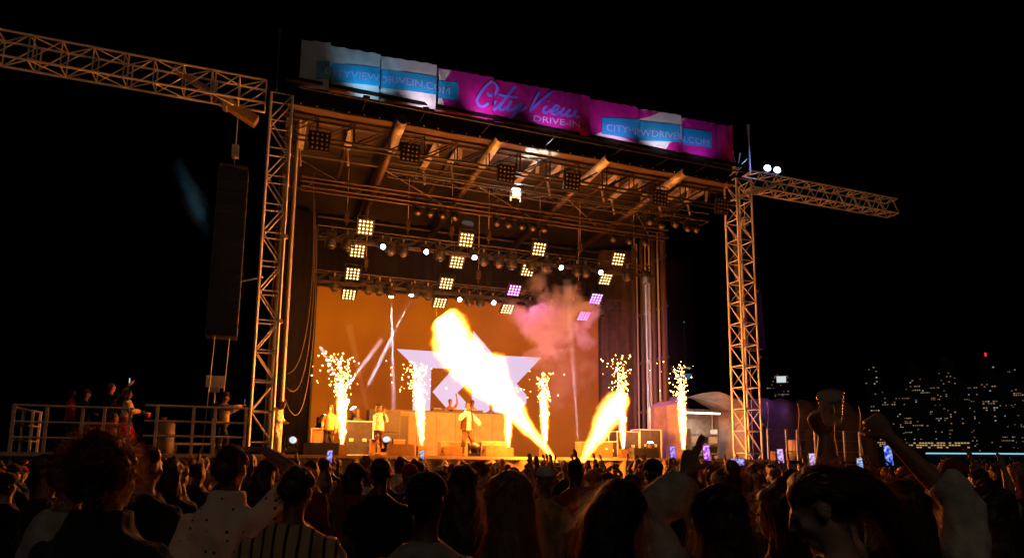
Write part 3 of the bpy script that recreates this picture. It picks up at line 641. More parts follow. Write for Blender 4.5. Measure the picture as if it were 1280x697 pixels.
vol('stage_haze', MB().box((8.4,5.2,6.0),(16.4,6.1,8.5)).mesh(), .0045, (.85,.8,.78), 'thin orange lit haze filling the stage', .2)
vol('smoke_cloud', MB().ell((0,0,0),(2.3,1.6,2.4),20,14).mesh(), 1.3, (1,.84,.82), 'billowing pink smoke cloud in front of the video wall', .1, 1.0, (10.9,4.2,7.45), (2.0,1.4,2.1), 1.06, 3.2)
vol('smoke_cloud', MB().ell((0,0,0),(1.6,1.1,1.9),20,14).mesh(), .22, (.85,.72,.66), 'thin brown smoke trail below the pink cloud', .1, 1.1, (11.3,4.2,5.1), (1.4,1.0,1.7), 1.02, 2.4)

# ================================================================== gear on the stage
def flight_case(x,y,z,sx,sy,sz,lab,rz=0):
    t = thing('flight_case', lab, 'case', (x,y,z), rz); MB().box((0,0,sz/2),(sx-.03,sy-.03,sz-.03)).build('body', M_CASE, t)
    for a in (-1,1):
        for b in (-1,1):
            bar('edge_rail', (a*sx/2,b*sy/2,0), (a*sx/2,b*sy/2,sz), .022, M_ALU, t, 6); bar('edge_rail', (-sx/2,a*sy/2,sz*(b+1)/2), (sx/2,a*sy/2,sz*(b+1)/2), .022, M_ALU, t, 6); bar('edge_rail', (a*sx/2,-sy/2,sz*(b+1)/2), (a*sx/2,sy/2,sz*(b+1)/2), .022, M_ALU, t, 6)
    for q in (-.22,.22):
        l = MB().box((q*sx,-sy/2+.004,sz*.45),(.14,.03,.1)).build('latch', M_ALU, t); MB().box((q*sx,-sy/2-.015,sz*.45),(.05,.02,.05)).build('latch_handle', M_STEEL, l)
    return t
flight_case(14.6,3.2,DZ,1.0,.7,1.15,'tall black flight case with pale edges standing by the column bundle')
flight_case(13.55,3.2,DZ,1.0,.7,1.05,'black flight case behind the spark fountain at the flame tip')
flight_case(2.75,2.7,DZ,1.0,.6,1.15,'upright wood faced case under the floor lamp beside the spark fountain')
flight_case(12.3,2.6,DZ,.9,.6,.62,'low case behind the shorter flame')
def wedge(x,y,lab,m=M_WEDGE,w=.72,h=.36):
    t = thing('monitor_wedge', lab, 'speaker', (x,y,DZ))
    MB().add([(-w/2,-.25,0),(w/2,-.25,0),(w/2,.25,0),(-w/2,.25,0),(-w/2,-.25,h),(w/2,-.25,h),(w/2,.12,h),(-w/2,.12,h)],[(0,3,2,1),(4,5,6,7),(0,1,5,4),(1,2,6,5),(2,3,7,6),(3,0,4,7)]).build('cabinet', m, t)
    MB().add([(-w/2+.04,.255,.03),(w/2-.04,.255,.03),(w/2-.04,.13,h-.03),(-w/2+.04,.13,h-.03)],[(0,3,2,1)]).build('grille', M_BLACKMETAL, t)
    for q in (-1,1): MB().box((q*(w/2+.006),0,h*.55),(.012,.14,.06)).build('handle', M_BLACKMETAL, t)
wedge(1.35,.05,'dark monitor wedge in front of the mesh amplifier box',M_CASE,1.0); wedge(3.75,.05,'brown monitor wedge beside the performer with phone',M_WEDGE,.78); wedge(6.85,.05,'brown monitor wedge right of the main singer',M_WEDGE,.7); wedge(5.4,.05,'low brown monitor wedge left of the main singer',M_WEDGE,.6,.3)
wedge(12.5,.05,'dark monitor wedge near the flight cases',M_CASE,1.0)
for x,y,w_,h_,lab in ((3.55,1.3,1.1,.5,'cream box behind the brown monitor wedge'),(5.9,1.6,1.0,.48,'cream box behind the main singer'),(7.3,1.6,.9,.5,'cream box right of the main singer behind the wedge'),(11.3,1.5,1.3,.55,'cream case beside the shorter flame')):
    t = thing('equipment_box', lab, 'box', (x,y,DZ)); MB().box((0,0,h_/2),(w_,.5,h_)).build('body', M_PLY, t); MB().box((0,0,h_+.012),(w_+.03,.53,.025)).build('lid', M_CREAM, t)
    for q in (-.3,.3): MB().box((q*w_,-.258,h_*.6),(.1,.015,.06)).build('handle', M_ALU, t)
t = thing('amplifier', 'mesh fronted amplifier with pale frame holding a floor lamp', 'amplifier', (1.5,1.9,DZ)); MB().box((0,0,.4),(.66,.5,.8)).build('cabinet', M_PLY, t); MB().box((0,-.256,.42),(.54,.012,.55)).build('grille', mat('amber mesh',(.30,.20,.07),.7,0,.3,40), t)
for q in (-1,1): bar('frame_tube', (q*.35,-.27,0), (q*.35,-.27,.84), .025, M_CREAM, t, 6)
bar('frame_tube', (-.35,-.27,.84), (.35,-.27,.84), .025, M_CREAM, t, 6)
t = thing('speaker_stack', 'tall black subwoofer stack behind the performer with phone', 'speaker', (3.9,4.2,DZ))
for k in range(2): c = MB().box((0,0,.42+.84*k),(1.15,.8,.82)).build('cabinet', M_CASE, t); MB().box((0,-.405,.42+.84*k),(1.05,.012,.72)).build('grille', M_BLACKMETAL, c)
t = thing('speaker_stack', 'brown side fill speaker beside the DJ riser', 'speaker', (4.15+.55,4.6,DZ)); c = MB().box((0,0,.8),(.45,.5,1.6)).build('cabinet', M_WEDGE, t); MB().box((0,-.256,.8),(.36,.012,1.4)).build('grille', M_BLACKMETAL, c)
# floor lamps; beams made visible by added cones of denser smoke
def floor_lamp(x,y,z,lab,aim,mat_=L_WHITE,beam=0,size=1.1,ang=3.0):
    d = (Vector(aim)-Vector((x,y,z))).normalized(); yaw = math.atan2(d.x,-d.y); tilt = math.acos(max(-1,min(1,d.z)))
    t = head_proto(mat_, size, tilt, yaw, False)('floor_moving_head', lab, (x,y,z))
    if beam:
        lamp('SPOT', Vector((x,y,z))+d*.25, beam, (.75,.82,1.0), .03, None, aim, R(2.6), .35, 'beam_light'); beam_cone(Vector((x,y,z))+d*.3, Vector(aim), lab)
    return t
def beam_cone(p0, p1, lab, dens=.30):  # added cone of denser smoke, shaped to make the beam visible
    L = (p1-p0).length; n = 9
    vol('smoke_wisp', MB().tube([p0.lerp(p1,i/n) for i in range(n+1)], [.045+.024*L*i/n for i in range(n+1)], 10).mesh(), dens, (.9,.88,.9), 'added beam smoke for the '+lab.replace('hidden ','')[:60].rsplit(' ',1)[0], .1)
floor_lamp(1.50,1.9,DZ+1.12,'white floor moving head on the mesh amplifier',(3.7,4.0,6.0),L_WHITE,65000)
floor_lamp(2.66,2.6,DZ+1.45,'white floor moving head on top of the upright case',(1.35,2.2,5.3),L_WHITE,65000)
floor_lamp(3.35,2.4,DZ+.30,'white floor moving head hidden behind the performer with phone',(2.3,2.6,6.2),L_WHITE,65000)
floor_lamp(3.42,.55,DZ+.42,'dome shaped lit floor lamp at the feet of the performer with phone',(1.2,-6,6.0),L_PALE,0,1.15)
floor_lamp(.52,.5,DZ+.40,'round lit floor lamp beside the white clad person',(1.8,-8,4.0),L_PALE,0,1.1)
floor_lamp(6.30,.45,DZ+.32,'unlit floor lamp at the feet of the main singer',(6,-6,4.0),M_LAMPOFF,0,1.2)
floor_lamp(14.05,2.0,DZ+.40,'floor moving head beaming upwards before the flight cases',(14.0,2.0,9),L_WHITE,50000,1.25)
floor_lamp(11.6,3.4,DZ+.35,'floor moving head beaming up behind the shorter flame',(11.2,3.6,9),L_WHITE,16000)
lit2 = head_proto(L_WHITE,1.0,R(180-5))
for x,y,z,aim in ((4.45,6.6,8.45,(4.9,7.0,2)),(5.3,6.6,8.6,(3.6,6.2,4.5))):
    lit2('moving_head_light', 'white lamp on the lower truss throwing a beam down past the speaker stack', (x,y,z), 'beam lamps on the lower truss'); lamp('SPOT', (x,y-.02,z-.25), 65000, (.72,.80,1.0), .03, None, aim, R(2.6), .35, 'beam_light'); beam_cone(Vector((x,y,z-.4)), Vector(aim), 'white lamp on the lower truss beaming %s ' % ('straight down' if x < 5 else 'aslant'))

t = head_proto(emit('teal lens',(.1,.7,.9),3),1.0,R(30),0,False)('tower_moving_head', 'teal lamp on an arm behind the line array, beaming out into the night', (-1.35,1.25,7.3)); bar('support_arm', (0,0,-.25), (.75,-.9,-.25), .03, M_ALU, t)
lamp('SPOT', (-1.45,1.25,7.5), 4500, (.04,.62,.85), .3, None, (-3.6,1.25,11.0), R(13), 1.0, 'beam_light')
vol('smoke_wisp', MB().ell((0,0,0),(.55,.5,1.7),14,10).mesh(), .05, (.85,.92,.95), 'added smoke showing the teal beam beside the hanging line array', .1, 1.2, (-2.85,1.25,9.75), (.45,.42,1.5), 1.0, 2.0)  # smoke added so that the teal beam shows
bpy.data.objects[sorted(o.name for o in bpy.data.objects if o.name.startswith('smoke_wisp'))[-1]].rotation_euler = (0,R(-31.5),0)

# ================================================================== side platform with railing (left)
sp = thing('side_platform', 'raised side platform of dark deck panels left of the stage', 'platform')
for i in range(5): 
    for j in range(2): MB().box((-6.2+1.13*i+.5,-.2+j*1.6+.5,DZ-.07),(1.12,1.59,.12)).build('deck_panel', M_DECK, sp)
MB().box((-3.6,-.52,DZ-.05),(5.8,.05,.1)).build('edge_trim', M_STEEL, sp)
for x in (-6.3,-4.9,-3.5,-2.1,-.9):
    for y in (-.4,1.9): MB().box((x,y,.8),(.08,.08,1.56)).build('leg', M_STEEL, sp)
    bar('diagonal_brace', (x,-.4,.2), (x+1.2,-.4,1.5), .025, M_STEEL, sp, 6)
def railing(x0,x1,y,zt_,posts,lab,cat='railing',rails=(.0,.42,.82)):
    t = thing('guard_railing', lab, cat, (0,y,DZ))
    for x in posts: MB().box((x,0,(zt_-DZ)/2),(.075,.06,zt_-DZ)).build('post', M_STEEL, t)
    for q in rails: bar('rail', (x0,0,zt_-DZ-q), (x1,0,zt_-DZ-q), .03, M_STEEL, t, 8)
    return t
railing(-6.35,-3.62,-.5,2.88,(-6.32,-5.60,-4.80,-4.30,-3.70),'aluminium guard railing before the woman in the red skirt')
railing(-3.35,-.75,-.5,2.98,(-3.05,-2.15,-1.60,-.80),'aluminium guard railing before the filming person by the tower')
t = thing('guard_railing', 'pale railing closing the far end of the side platform', 'railing', (0,0,DZ))
for y in (-.3,.5,1.3,2.0): MB().box((-6.38,y,.58),(.06,.075,1.16)).build('post', M_ALU, t)
for q in (.3,.72,1.14): bar('rail', (-6.38,-.4,q), (-6.38,2.05,q), .03, M_STEEL, t, 8)
t = thing('waste_barrel', 'beige cylindrical barrel holding red cups on the side platform', 'barrel', (-2.85,.1,DZ)); MB().tube([(0,0,0),(0,0,.3),(0,0,.84),(0,0,.86)], [.2,.21,.2,.17], 20).build('drum', M_CREAM, t, True)
for z in (.28,.56): MB().tube([(0,0,z-.015),(0,0,z+.015)], .215, 20).build('hoop', M_CREAM, t)
for x,lab in ((-2.95,'red cup standing on the beige barrel'),(-3.28,'red cup on the rail post beside the barrel')):
    t = thing('red_cup', lab, 'cup', (x,.1 if x > -3 else -.5,DZ+(.86 if x > -3 else .95))); MB().tube([(0,0,0),(0,0,.13)], [.055,.075], 12).build('cup_wall', M_RED, t, True); MB().tube([(0,0,.125),(0,0,.14)], .079, 12).build('rim', M_WHITE, t)
t = thing('bench', 'long white bench behind the railing on the side platform', 'bench', (-2.1,.6,DZ)); MB().box((0,0,.28),(1.3,.35,.06)).build('seat', M_WHITE, t)
for q in (-.55,.55): MB().box((q,0,.125),(.06,.3,.25)).build('leg', M_STEEL, t)
t = thing('wireless_antenna', 'white box antenna panel on a slim stand behind the filming person', 'antenna', (-1.72,.6,DZ)); bar('stand', (0,0,0), (0,0,2.0), .025, M_STEEL, t, 8); MB().box((0,0,2.12),(.52,.14,.34)).build('panel', M_WHITE, t); MB().box((-.03,-.01,1.88),(.30,.12,.14)).build('receiver', M_CREAM, t)
for q in (-.2,0,.2): bar('leg', (0,0,.35), (q*1.4,.25-abs(q),.0), .015, M_STEEL, t, 6)

# ================================================================== right side: tent, tarp, rail posts
M_TARP = mat('dusty tarp', (.30,.22,.20), .6, 0, .35, 2.2, .4); M_TARPD = mat('dark brown tarp', (.075,.055,.05), .55, 0, .35, 1.5, .5)
t = thing('backstage_tent', 'lit backstage tent with a sagging purple canopy beside the right tower', 'tent', (18.0,4.0,0)); vs = []
nx, ny = 18, 10
for j in range(ny+1):
    for i in range(nx+1):
        u = i/nx; v = j/ny; x = -1.75+3.5*u; y = -.9+2.6*v; z = 3.95+.62*math.sin(math.pi*u)**.8+.10*noise.noise((x*1.3,y*1.3,5))-.12*math.sin(math.pi*v); vs.append((x,y,z))
MB().add(vs,[(j*(nx+1)+i,j*(nx+1)+i+1,(j+1)*(nx+1)+i+1,(j+1)*(nx+1)+i) for j in range(ny) for i in range(nx)]).build('canopy', M_TARP, t, True)
for q,nm in ((-1.75,'side_wall'),(1.72,'side_wall')):
    pts = [(q+.12*math.sin(k*1.1)+.05*math.sin(k*2.3),-.95+2.6*k/14) for k in range(15)]
    MB().add([(a,b,3.97) for a,b in pts]+[(a*1.05,b,1.2) for a,b in pts],[(i,i+1,i+16,i+15) for i in range(14)]).build(nm, M_TARP, t, True)
MB().box((0,1.6,2.6),(3.5,.04,2.8)).build('rear_wall', mat('grey tent lining',(.4,.36,.34),.8,0), t)
for q in (-1.7,1.7):
    for y in (-.85,1.55): bar('pole', (q,y,0), (q,y,3.95), .035, M_ALU, t)
MB().box((0,.3,3.72),(2.3,.16,.06)).build('strip_light', emit('tent strip lamp',(1,.82,.62),6), t); lamp('AREA', (0,.3,3.6), 55, (1,.8,.6), 1.2, t, (0,.3,0))
t = thing('equipment_rack', 'grey rack of monitors and cables inside the lit tent', 'rack', (18.2,4.4,0)); 
for k in range(4): MB().box((0,0,1.5+.42*k),(1.5,.5,.05)).build('shelf', M_STEEL, t)
for q in (-.72,.72): MB().box((q,0,1.5),(.05,.5,3.0)).build('upright', M_STEEL, t)
for k in range(9): MB().box((-.5+.5*(k%3),-.05,1.68+.42*(k//3)),(.38,.36,.28)).build('unit', M_CASE if k % 2 else M_WHITE, t)
t = thing('backstage_bundle', 'dark crumpled tarp covering a long equipment pile right of the tower', 'tarp', (24.0,5.0,0)); vs = []; nx, nv = 60, 20
for j in range(nv+1):
    a = math.pi*j/nv
    for i in range(nx+1):
        x = -4.2+8.4*i/nx; e = min(1,(4.25-abs(x))*1.1); wob = .10*math.sin(x*5+2*math.cos(a*2))+.12*noise.noise((x*1.6,a*1.5,9)); vs.append((x, -1.2*math.cos(a)*(1+.1*wob)-.25*wob*math.sin(a), (1.2+3.35*abs(math.sin(a))**.55*(.82+.18*e)+wob*.6) if 0 < j < nv else .05))
MB().add(vs,[(j*(nx+1)+i,j*(nx+1)+i+1,(j+1)*(nx+1)+i+1,(j+1)*(nx+1)+i) for j in range(nv) for i in range(nx)]).build('tarp', M_TARPD, t, True)
for x in (-2.6,-.8,1.4,3.0): MB().tube([(x+.06*math.sin(k),-1.25-.0*k,4.3-.3*k) for k in range(9)], .025, 5).build('tie_rope', M_CREAM, t, True)
t = thing('side_platform', 'low side platform with bright posts right of the lattice tower', 'platform', (0,0,0))
for i in range(4): MB().box((18.6+1.2*i,.9,DZ-.09),(1.19,2.6,.12)).build('deck_panel', M_DECK, t)
for x in (18.1,20.4,22.6):
    for y in (-.2,2.0): MB().box((x,y,.78),(.08,.08,1.5)).build('leg', M_STEEL, t)
t = thing('guard_railing', 'row of brightly lit pale posts with thin wires right of the tower', 'railing', (0,-.25,DZ-.03))
for x in (17.86,18.75,19.28,20.17,20.78,21.68,22.5): MB().box((x,0,.6),(.07,.06,1.2)).build('post', M_WHITE, t)
for q in (.35,.8,1.18): bar('rail', (17.8,0,q), (22.6,0,q), .012, M_STEEL, t, 6)
t = thing('waste_barrel', 'yellowish drum standing behind the bright posts', 'barrel', (19.75,.5,DZ-.03)); MB().tube([(0,0,0),(0,0,.4),(0,0,.8),(0,0,.83)], [.27,.28,.27,.22], 20).build('drum', M_CREAM, t, True); MB().tube([(0,0,.39),(0,0,.43)], .286, 20).build('hoop', M_CREAM, t)
for x,lab in ((18.6,'small yellow box between the bright posts next to the tower'),(21.05,'orange carton between the outer bright posts')):
    t = thing('carton', lab, 'box', (x,.2,DZ-.03)); MB().box((0,0,.18),(.3,.3,.36)).build('body', M_PLY, t); MB().box((0,0,.365),(.31,.05,.012)).build('tape', M_CREAM, t)
lamp('SPOT', (24.0,.0,12.4), 2200, (.62,.18,1), .2, None, (18.6,4.2,4.4), R(60), .7, 'purple_wash')

# ================================================================== skyline across the water
M_BLD = mat('dark facade', (.012,.012,.014), .7, 0, .3, .05)
WIN = [emit('window warm',(1,.62,.28),.34), emit('window white',(.9,.92,1),.4), emit('window amber',(1,.38,.10),.3), emit('window dim',(1,.7,.4),.16)]
BL = [(942,1381,15,223),(1090,1577,19,205),(1193,1320,18,210),(1336,1443,44,240),(1509,1291,40,219),(1170,998,17,195),(1154,952,24,130),(1681,1349,38,202),(1343,1032,38,183),(1322,1026,20,202),(1826,1370,35,225),(1510,1091,34,232),(1745,1265,18,281),(1529,1073,24,189),(1647,1131,25,185),(1343,884,25,202),(1678,1079,37,213),(1846,1164,26,244),(1623,1000,31,183),(1792,1058,39,224),(1766,992,42,200),(1192,970,19,112),(1639,1300,25,135),(1559,1187,27,150),(1392,1023,23,121),(1233,874,22,117),(1788,1245,35,146),(1548,1041,26,146),(1725,1130,25,144),(1846,1179,33,160),(1750,1086,27,138),(1638,1501,29,128),(1306,1239,28,115),(1495,1509,42,152)]
rb = random.Random(11)
for k,(x,y,w_,h_) in enumerate(BL):
    az = math.atan2(x-CAM.x, y-CAM.y); big = h_ > 175
    dens = rb.choice((.02,.03,.055,.09)); t = thing('office_tower', 'dark distant %s with %s lit windows%s on the skyline' % (('slim ' if w_ < 26 else 'broad ')+('high rise' if big else 'lower block'), {.02:'very few',.03:'a few',.055:'scattered',.09:'many'}[dens], ''), 'building', (x,y,0), -az, 'distant '+('high rises' if big else 'lower blocks')+' of the night skyline')
    MB().box((0,w_/2,h_/2),(w_,w_,h_)).build('facade', M_BLD, t)
    if big: MB().box((0,w_/2,h_+3),(w_*.5,w_*.5,6)).build('roof_plant', M_BLD, t)
    nf = int(h_/4.2); nc = max(3,int(w_/3.6)); mbs = [MB() for _ in WIN]
    for f in range(2,nf):
        run = rb.random() < .05
        for c in range(nc):
            if rb.random() < (dens if not run else .75): mbs[rb.choice((0,0,1,2,3,3,3))].box((-w_/2+(c+.5)*w_/nc,-.15,f*4.2),(w_/nc*.62,.2,1.9))
    for q,mm in zip(mbs,WIN):
        if q.v: tag(q.build('lit_windows', mm, t), kind='stuff')
    if k == 12: MB().box((0,-.6,h_-12),(16,.5,5)).build('roof_sign', emit('blue roof sign',(.35,.7,1),1.4), t); t['label'] = 'tallest distant tower with a small blue roof sign'; del t['group']
    if k == 3: MB().box((4,-.6,h_-22),(24,.5,17)).build('lit_screen', emit('white tower screen',(.8,.95,.95),.75), t); t['label'] = 'distant tower with a large white lit rectangle near its top'; del t['group']
    if k == 15: MB().box((0,w_/2,h_+10),(3,3,8)).build('beacon', emit('red beacon',(1,.02,.03),1.5), t); t['label'] = 'distant tower topped by a red beacon'; del t['group']
    if k == 4: 
        g = emit('green white beacon',(.6,1,.85),.9); MB().box((0,w_/2,h_+14),(5,5,24)).build('lit_mast', g, t); MB().box((0,w_/2,h_+20),(12,5,10)).build('lit_crown', g, t); t['label'] = 'distant tower with a green white lit crown on its roof'; del t['group']
ct = thing('observation_tower', 'slender distant observation tower with a blue lit pod', 'tower', (1322,1860,0))
MB().tube([(0,0,0),(0,0,150),(0,0,270)], [16,8,5], 10).build('shaft', M_BLD, ct, True); MB().tube([(0,0,262),(0,0,270),(0,0,277)], [13,21,21], 20).build('pod_lower', emit('pod blue',(.05,.24,.42),.45), ct, True); MB().tube([(0,0,279),(0,0,290),(0,0,297)], [20,15,9], 20).build('pod_upper', M_BLD, ct, True); MB().tube([(0,0,296),(0,0,299)], 17, 20).build('pod_ring', emit('pod warm',(1,.75,.45),.35), ct, True)
MB().tube([(0,0,297),(0,0,360),(0,0,461)], [4,3,1], 8).build('spire', M_BLD, ct, True)
for z in (349,395,455): MB().ell((0,0,z),(2.2,2.2,2.2),8,6).build('beacon', emit('beacon teal',(.15,.45,.6),.6), ct)
for (x,y,z,L,col,s,lab) in ((693,552,0,60,(1,.62,.25),.5,'long low waterside building with warm lit windows'),(552,408,0,62,(1,.66,.3),.5,'low domed waterside pavilion glowing warm'),(500,310,0,95,(.35,.8,1),.9,'distant low terminal with a cyan light strip')):
    az = math.atan2(x-CAM.x, y-CAM.y); t = thing('waterside_building', lab, 'building', (x,y,0), -az); zz = {693:23,552:18,500:7.2}[x]
    MB().box((0,8,zz/2),(L,14,zz)).build('facade', M_BLD, t)
    if x == 500: MB().box((0,-.4,zz-.2),(L,.4,.9)).build('light_strip', emit('cyan strip',col,s), t)
    else:
        mb = MB()
        for i in range(int(L/2.2)):
            for f in range(3):
                if rb.random() < .8-.2*f: mb.box((-L/2+1.1+i*2.2,-.3,zz-1.2-f*1.9),(1.7,.3,1.0))
        tag(mb.build('lit_windows', emit('waterside windows %d' % x,col,s), t), kind='stuff')
    MB().box((0,8,zz+.5),(L*.9,12,1)).build('roof', M_BLD, t)

# ================================================================== people
def hand(mb, wrist, d, nrm, side, curl=.35, spread=.10, pose=None):
    """palm, four jointed fingers and a thumb; d = pointing direction, nrm = palm normal, side +1 right hand"""
    d = Vector(d).normalized(); nrm = Vector(nrm); nrm = (nrm-d*nrm.dot(d)).normalized(); lat = d.cross(nrm)*side   # towards the thumb
    w_ = Vector(wrist)
    def rg(c, a, b, dd):
        n2 = lat.cross(dd).normalized()*1; return [c+lat*math.cos(t)*a+n2*math.sin(t)*b for t in [2*math.pi*k/10 for k in range(10)]]
    mb.rings([rg(w_-d*.03,.027,.020,d), rg(w_,.026,.019,d), rg(w_+d*.03,.036,.017,d), rg(w_+d*.07,.043,.015,d), rg(w_+d*.098,.040,.012,d)])
    fl = (.90,1.0,.93,.75); off = (.031,.011,-.010,-.029)
    for i in range(4):
        c = curl if pose is None else pose[i]
        p = w_+d*.088+lat*off[i]; dd = (d+lat*spread*off[i]*12).normalized(); pts = [p]
        for seg in (.046,.028,.022):
            ax = dd.cross(nrm); ax.normalize(); dd = Quaternion(ax, c) @ dd; p = p+dd*seg*fl[i]; pts.append(p)
        mb.tube(pts, [.0098,.0092,.0082,.0066], 8)
    c = curl*.7 if pose is None else pose[4]
    p = w_+d*.022+lat*.026; dd = (d*.62+lat*.75+nrm*.25).normalized(); pts = [p]
    for seg in (.042,.034,.026):
        p = p+dd*seg; pts.append(p); ax = dd.cross(nrm-lat*.8); ax.normalize(); dd = Quaternion(ax, c) @ dd
    mb.tube(pts, [.0145,.0125,.0105,.0085], 8)

HP = Vector((0,0,1.545))      # neck pivot
def headrot(p): return Matrix.Rotation(p.get('hy',0),3,'Z') @ Matrix.Rotation(p.get('hp',0),3,'X') @ Matrix.Rotation(p.get('hr',0),3,'Y')
def leanrot(p): return Matrix.Rotation(p.get('lean',0),3,'Y') @ Matrix.Rotation(p.get('bend',0),3,'X')
def xf(mb, fn): mb.v = [tuple(fn(Vector(v))) for v in mb.v]; return mb
HIP = Vector((0,0,.95))
def upper(p):
    L = leanrot(p)
    return lambda v: HIP+L@(v-HIP)
def headfn(p):
    H = headrot(p); U = upper(p); return lambda v: U(HP+H@(v-HP))
def arm_pts(p, s):
    e, w_ = p.get('R' if s > 0 else 'L', ((s*.235,-.04,1.12),(s*.25,.07,.88)))
    return Vector((s*.165,-.01,1.352)), Vector(e), Vector(w_)
def body_mesh(p, voxel, fine=True):
    t = MB(); U = upper(p)
    el = lambda z,cy,rx,ry: [Vector((rx*math.cos(a),cy+ry*math.sin(a),z)) for a in [2*math.pi*k/16 for k in range(16)]]
    t.rings([el(.84,0,.13,.10), el(.92,0,.155,.11), el(1.05,.0,.128,.092), el(1.2,.0,.145,.105), el(1.32,-.005,.165,.108), el(1.385,-.012,.155,.088), el(1.43,-.012,.115,.07), el(1.475,-.01,.07,.06)])
    t.tube([(0,-.012,1.42),(0,0,1.50),(0,.012,1.58)], [.066,.054,.054], 12)
    xf(t, U)
    h = MB()
    h.ell((0,-.008,1.672),(.074,.094,.086),16,12); h.ell((0,.030,1.615),(.058,.066,.088),14,10); h.ell((0,.072,1.548),(.026,.024,.022),10,8)
    h.ell((0,.080,1.655),(.052,.020,.014),10,6); h.tube([(0,.088,1.655),(0,.108,1.625),(0,.116,1.606)], [.009,.012,.014], 8); h.ell((0,.106,1.602),(.017,.012,.009),8,6)
    h.ell((0,.092,1.577),(.024,.011,.006),8,6); h.ell((0,.090,1.567),(.021,.011,.007),8,6)
    for s in (-1,1): h.ell((s*.076,-.005,1.628),(.010,.024,.032),8,8,Matrix.Rotation(R(-12*s),3,'Z')); h.ell((s*.036,.068,1.61),(.022,.022,.025),8,6)
    xf(h, headfn(p)); t.add(h.v, h.f)
    for s in (-1,1):
        sh, e, w_ = arm_pts(p, s); sh = U(sh); m1 = sh.lerp(e,.5); m2 = e.lerp(w_,.35)
        t.tube([sh+Vector((-s*.03,0,.0)), sh, m1, e, m2, w_], [.045,.055,.048,.039,.042,.026], 12)
        dd, nr, cu, ps = p.get('HR' if s > 0 else 'HL', ((w_-e).normalized(), (0,1,0) if abs((w_-e).normalized().y) < .8 else (0,0,-1), .35, None))
        if fine: hand(t, w_, dd, nr, s, cu, .1, ps)
        else: dd = Vector(dd).normalized(); t.tube([w_, w_+dd*.05, w_+dd*.11, w_+dd*.17], [.026,.036,.034,.016], 8)
        k = p.get('FR' if s > 0 else 'FL', (s*.10,0,0)); k = Vector(k); kn = Vector((s*.10,.03,.50)).lerp(Vector((k.x,k.y+.05,.5)),.6)
        t.tube([(s*.085,0,.92),(s*.09,.01,.72),kn,Vector((k.x,k.y-.02,.3)),Vector((k.x,k.y-.015,.09))], [.088,.078,.056,.056,.038], 12)
        t.tube([(k.x,k.y-.06,.045),(k.x,k.y+.04,.04),(k.x+s*.01,k.y+.16,.03)], [.036,.042,.028], 10)
    return remesh(t, voxel, 3, name='body')
def shirt_mesh(p, voxel, sleeve='short', ex=.0, hem=.86, hood=False, collar=False):
    t = MB(); U = upper(p)
    el = lambda z,cy,rx,ry: [Vector(((rx+ex)*math.cos(a),cy+(ry+ex)*math.sin(a),z)) for a in [2*math.pi*k/18 for k in range(18)]]
    t.rings([el(hem,0,.182,.138), el(.98,0,.175,.132), el(1.1,.0,.163,.124), el(1.22,0,.172,.13), el(1.31,-.005,.186,.13), el(1.37,-.012,.176,.108), el(1.405,-.014,.148,.094), el(1.438,-.013,.112,.082), el(1.470,-.010,.080,.072)])
    if collar: t.rings([el(1.46,-.012,.088,.080), el(1.50,-.012,.082,.076), el(1.522,-.010,.070,.068)])
    if hood:
        t.ell((0,-.085,1.46),(.135,.075,.085),14,10); t.ell((0,-.03,1.47),(.12,.085,.055),14,8)
    xf(t, U)
    for s in (-1,1):
        sl = p.get('sleeve_R' if s > 0 else 'sleeve_L', sleeve)
        if sl == 'none': continue
        sh, e, w_ = arm_pts(p, s); sh = U(sh); end = {'short':(e,.82,0),'elbow':(e,1,.25),'long':(w_,1,1)}[sl]
        pts = [sh+Vector((-s*.05,0,.0)), sh, sh.lerp(e,.4)]; rr = [.056,.066+ex*.7,.070+ex]
        if sl == 'short': pts += [sh.lerp(e,.78)]; rr += [.070+ex]
        else:
            pts += [e]; rr += [.062+ex]
            k = .30 if sl == 'elbow' else .93
            pts += [e.lerp(w_,k*.5), e.lerp(w_,k)]; rr += [.060+ex, .052+ex*.8 if sl == 'elbow' else .043+ex*.6]
        t.tube(pts, rr, 12)
    return remesh(t, voxel, 3, .011+ex*.35, 8, 'shirt')
def trousers_mesh(p, voxel, kind='long', ex=0):
    t = MB(); el = lambda z,rx,ry: [Vector((rx*math.cos(a),ry*math.sin(a),z)) for a in [2*math.pi*k/16 for k in range(16)]]
    t.rings([el(.80,.165,.125), el(.9,.172,.130), el(1.0,.160,.120)])
    if kind == 'skirt': t = MB(); t.rings([el(.42,.30,.26), el(.62,.25,.21), el(.85,.19,.145), el(1.0,.158,.118)]); return remesh(t, voxel, 2, .025, 6, 'skirt')
    for s in (-1,1):
        k = Vector(p.get('FR' if s > 0 else 'FL', (s*.10,0,0))); kn = Vector((s*.10,.03,.50)).lerp(Vector((k.x,k.y+.05,.5)),.6)
        pts = [Vector((s*.085,0,.9)),Vector((s*.09,.01,.70)),kn]; rr = [.098,.092+ex,.078+ex]
        if kind == 'long': pts += [Vector((k.x,k.y-.02,.28)),Vector((k.x,k.y-.01,.10))]; rr += [.074+ex,.068+ex]
        t.tube(pts, rr, 12)
    return remesh(t, voxel, 2, .01, 9, 'trousers')
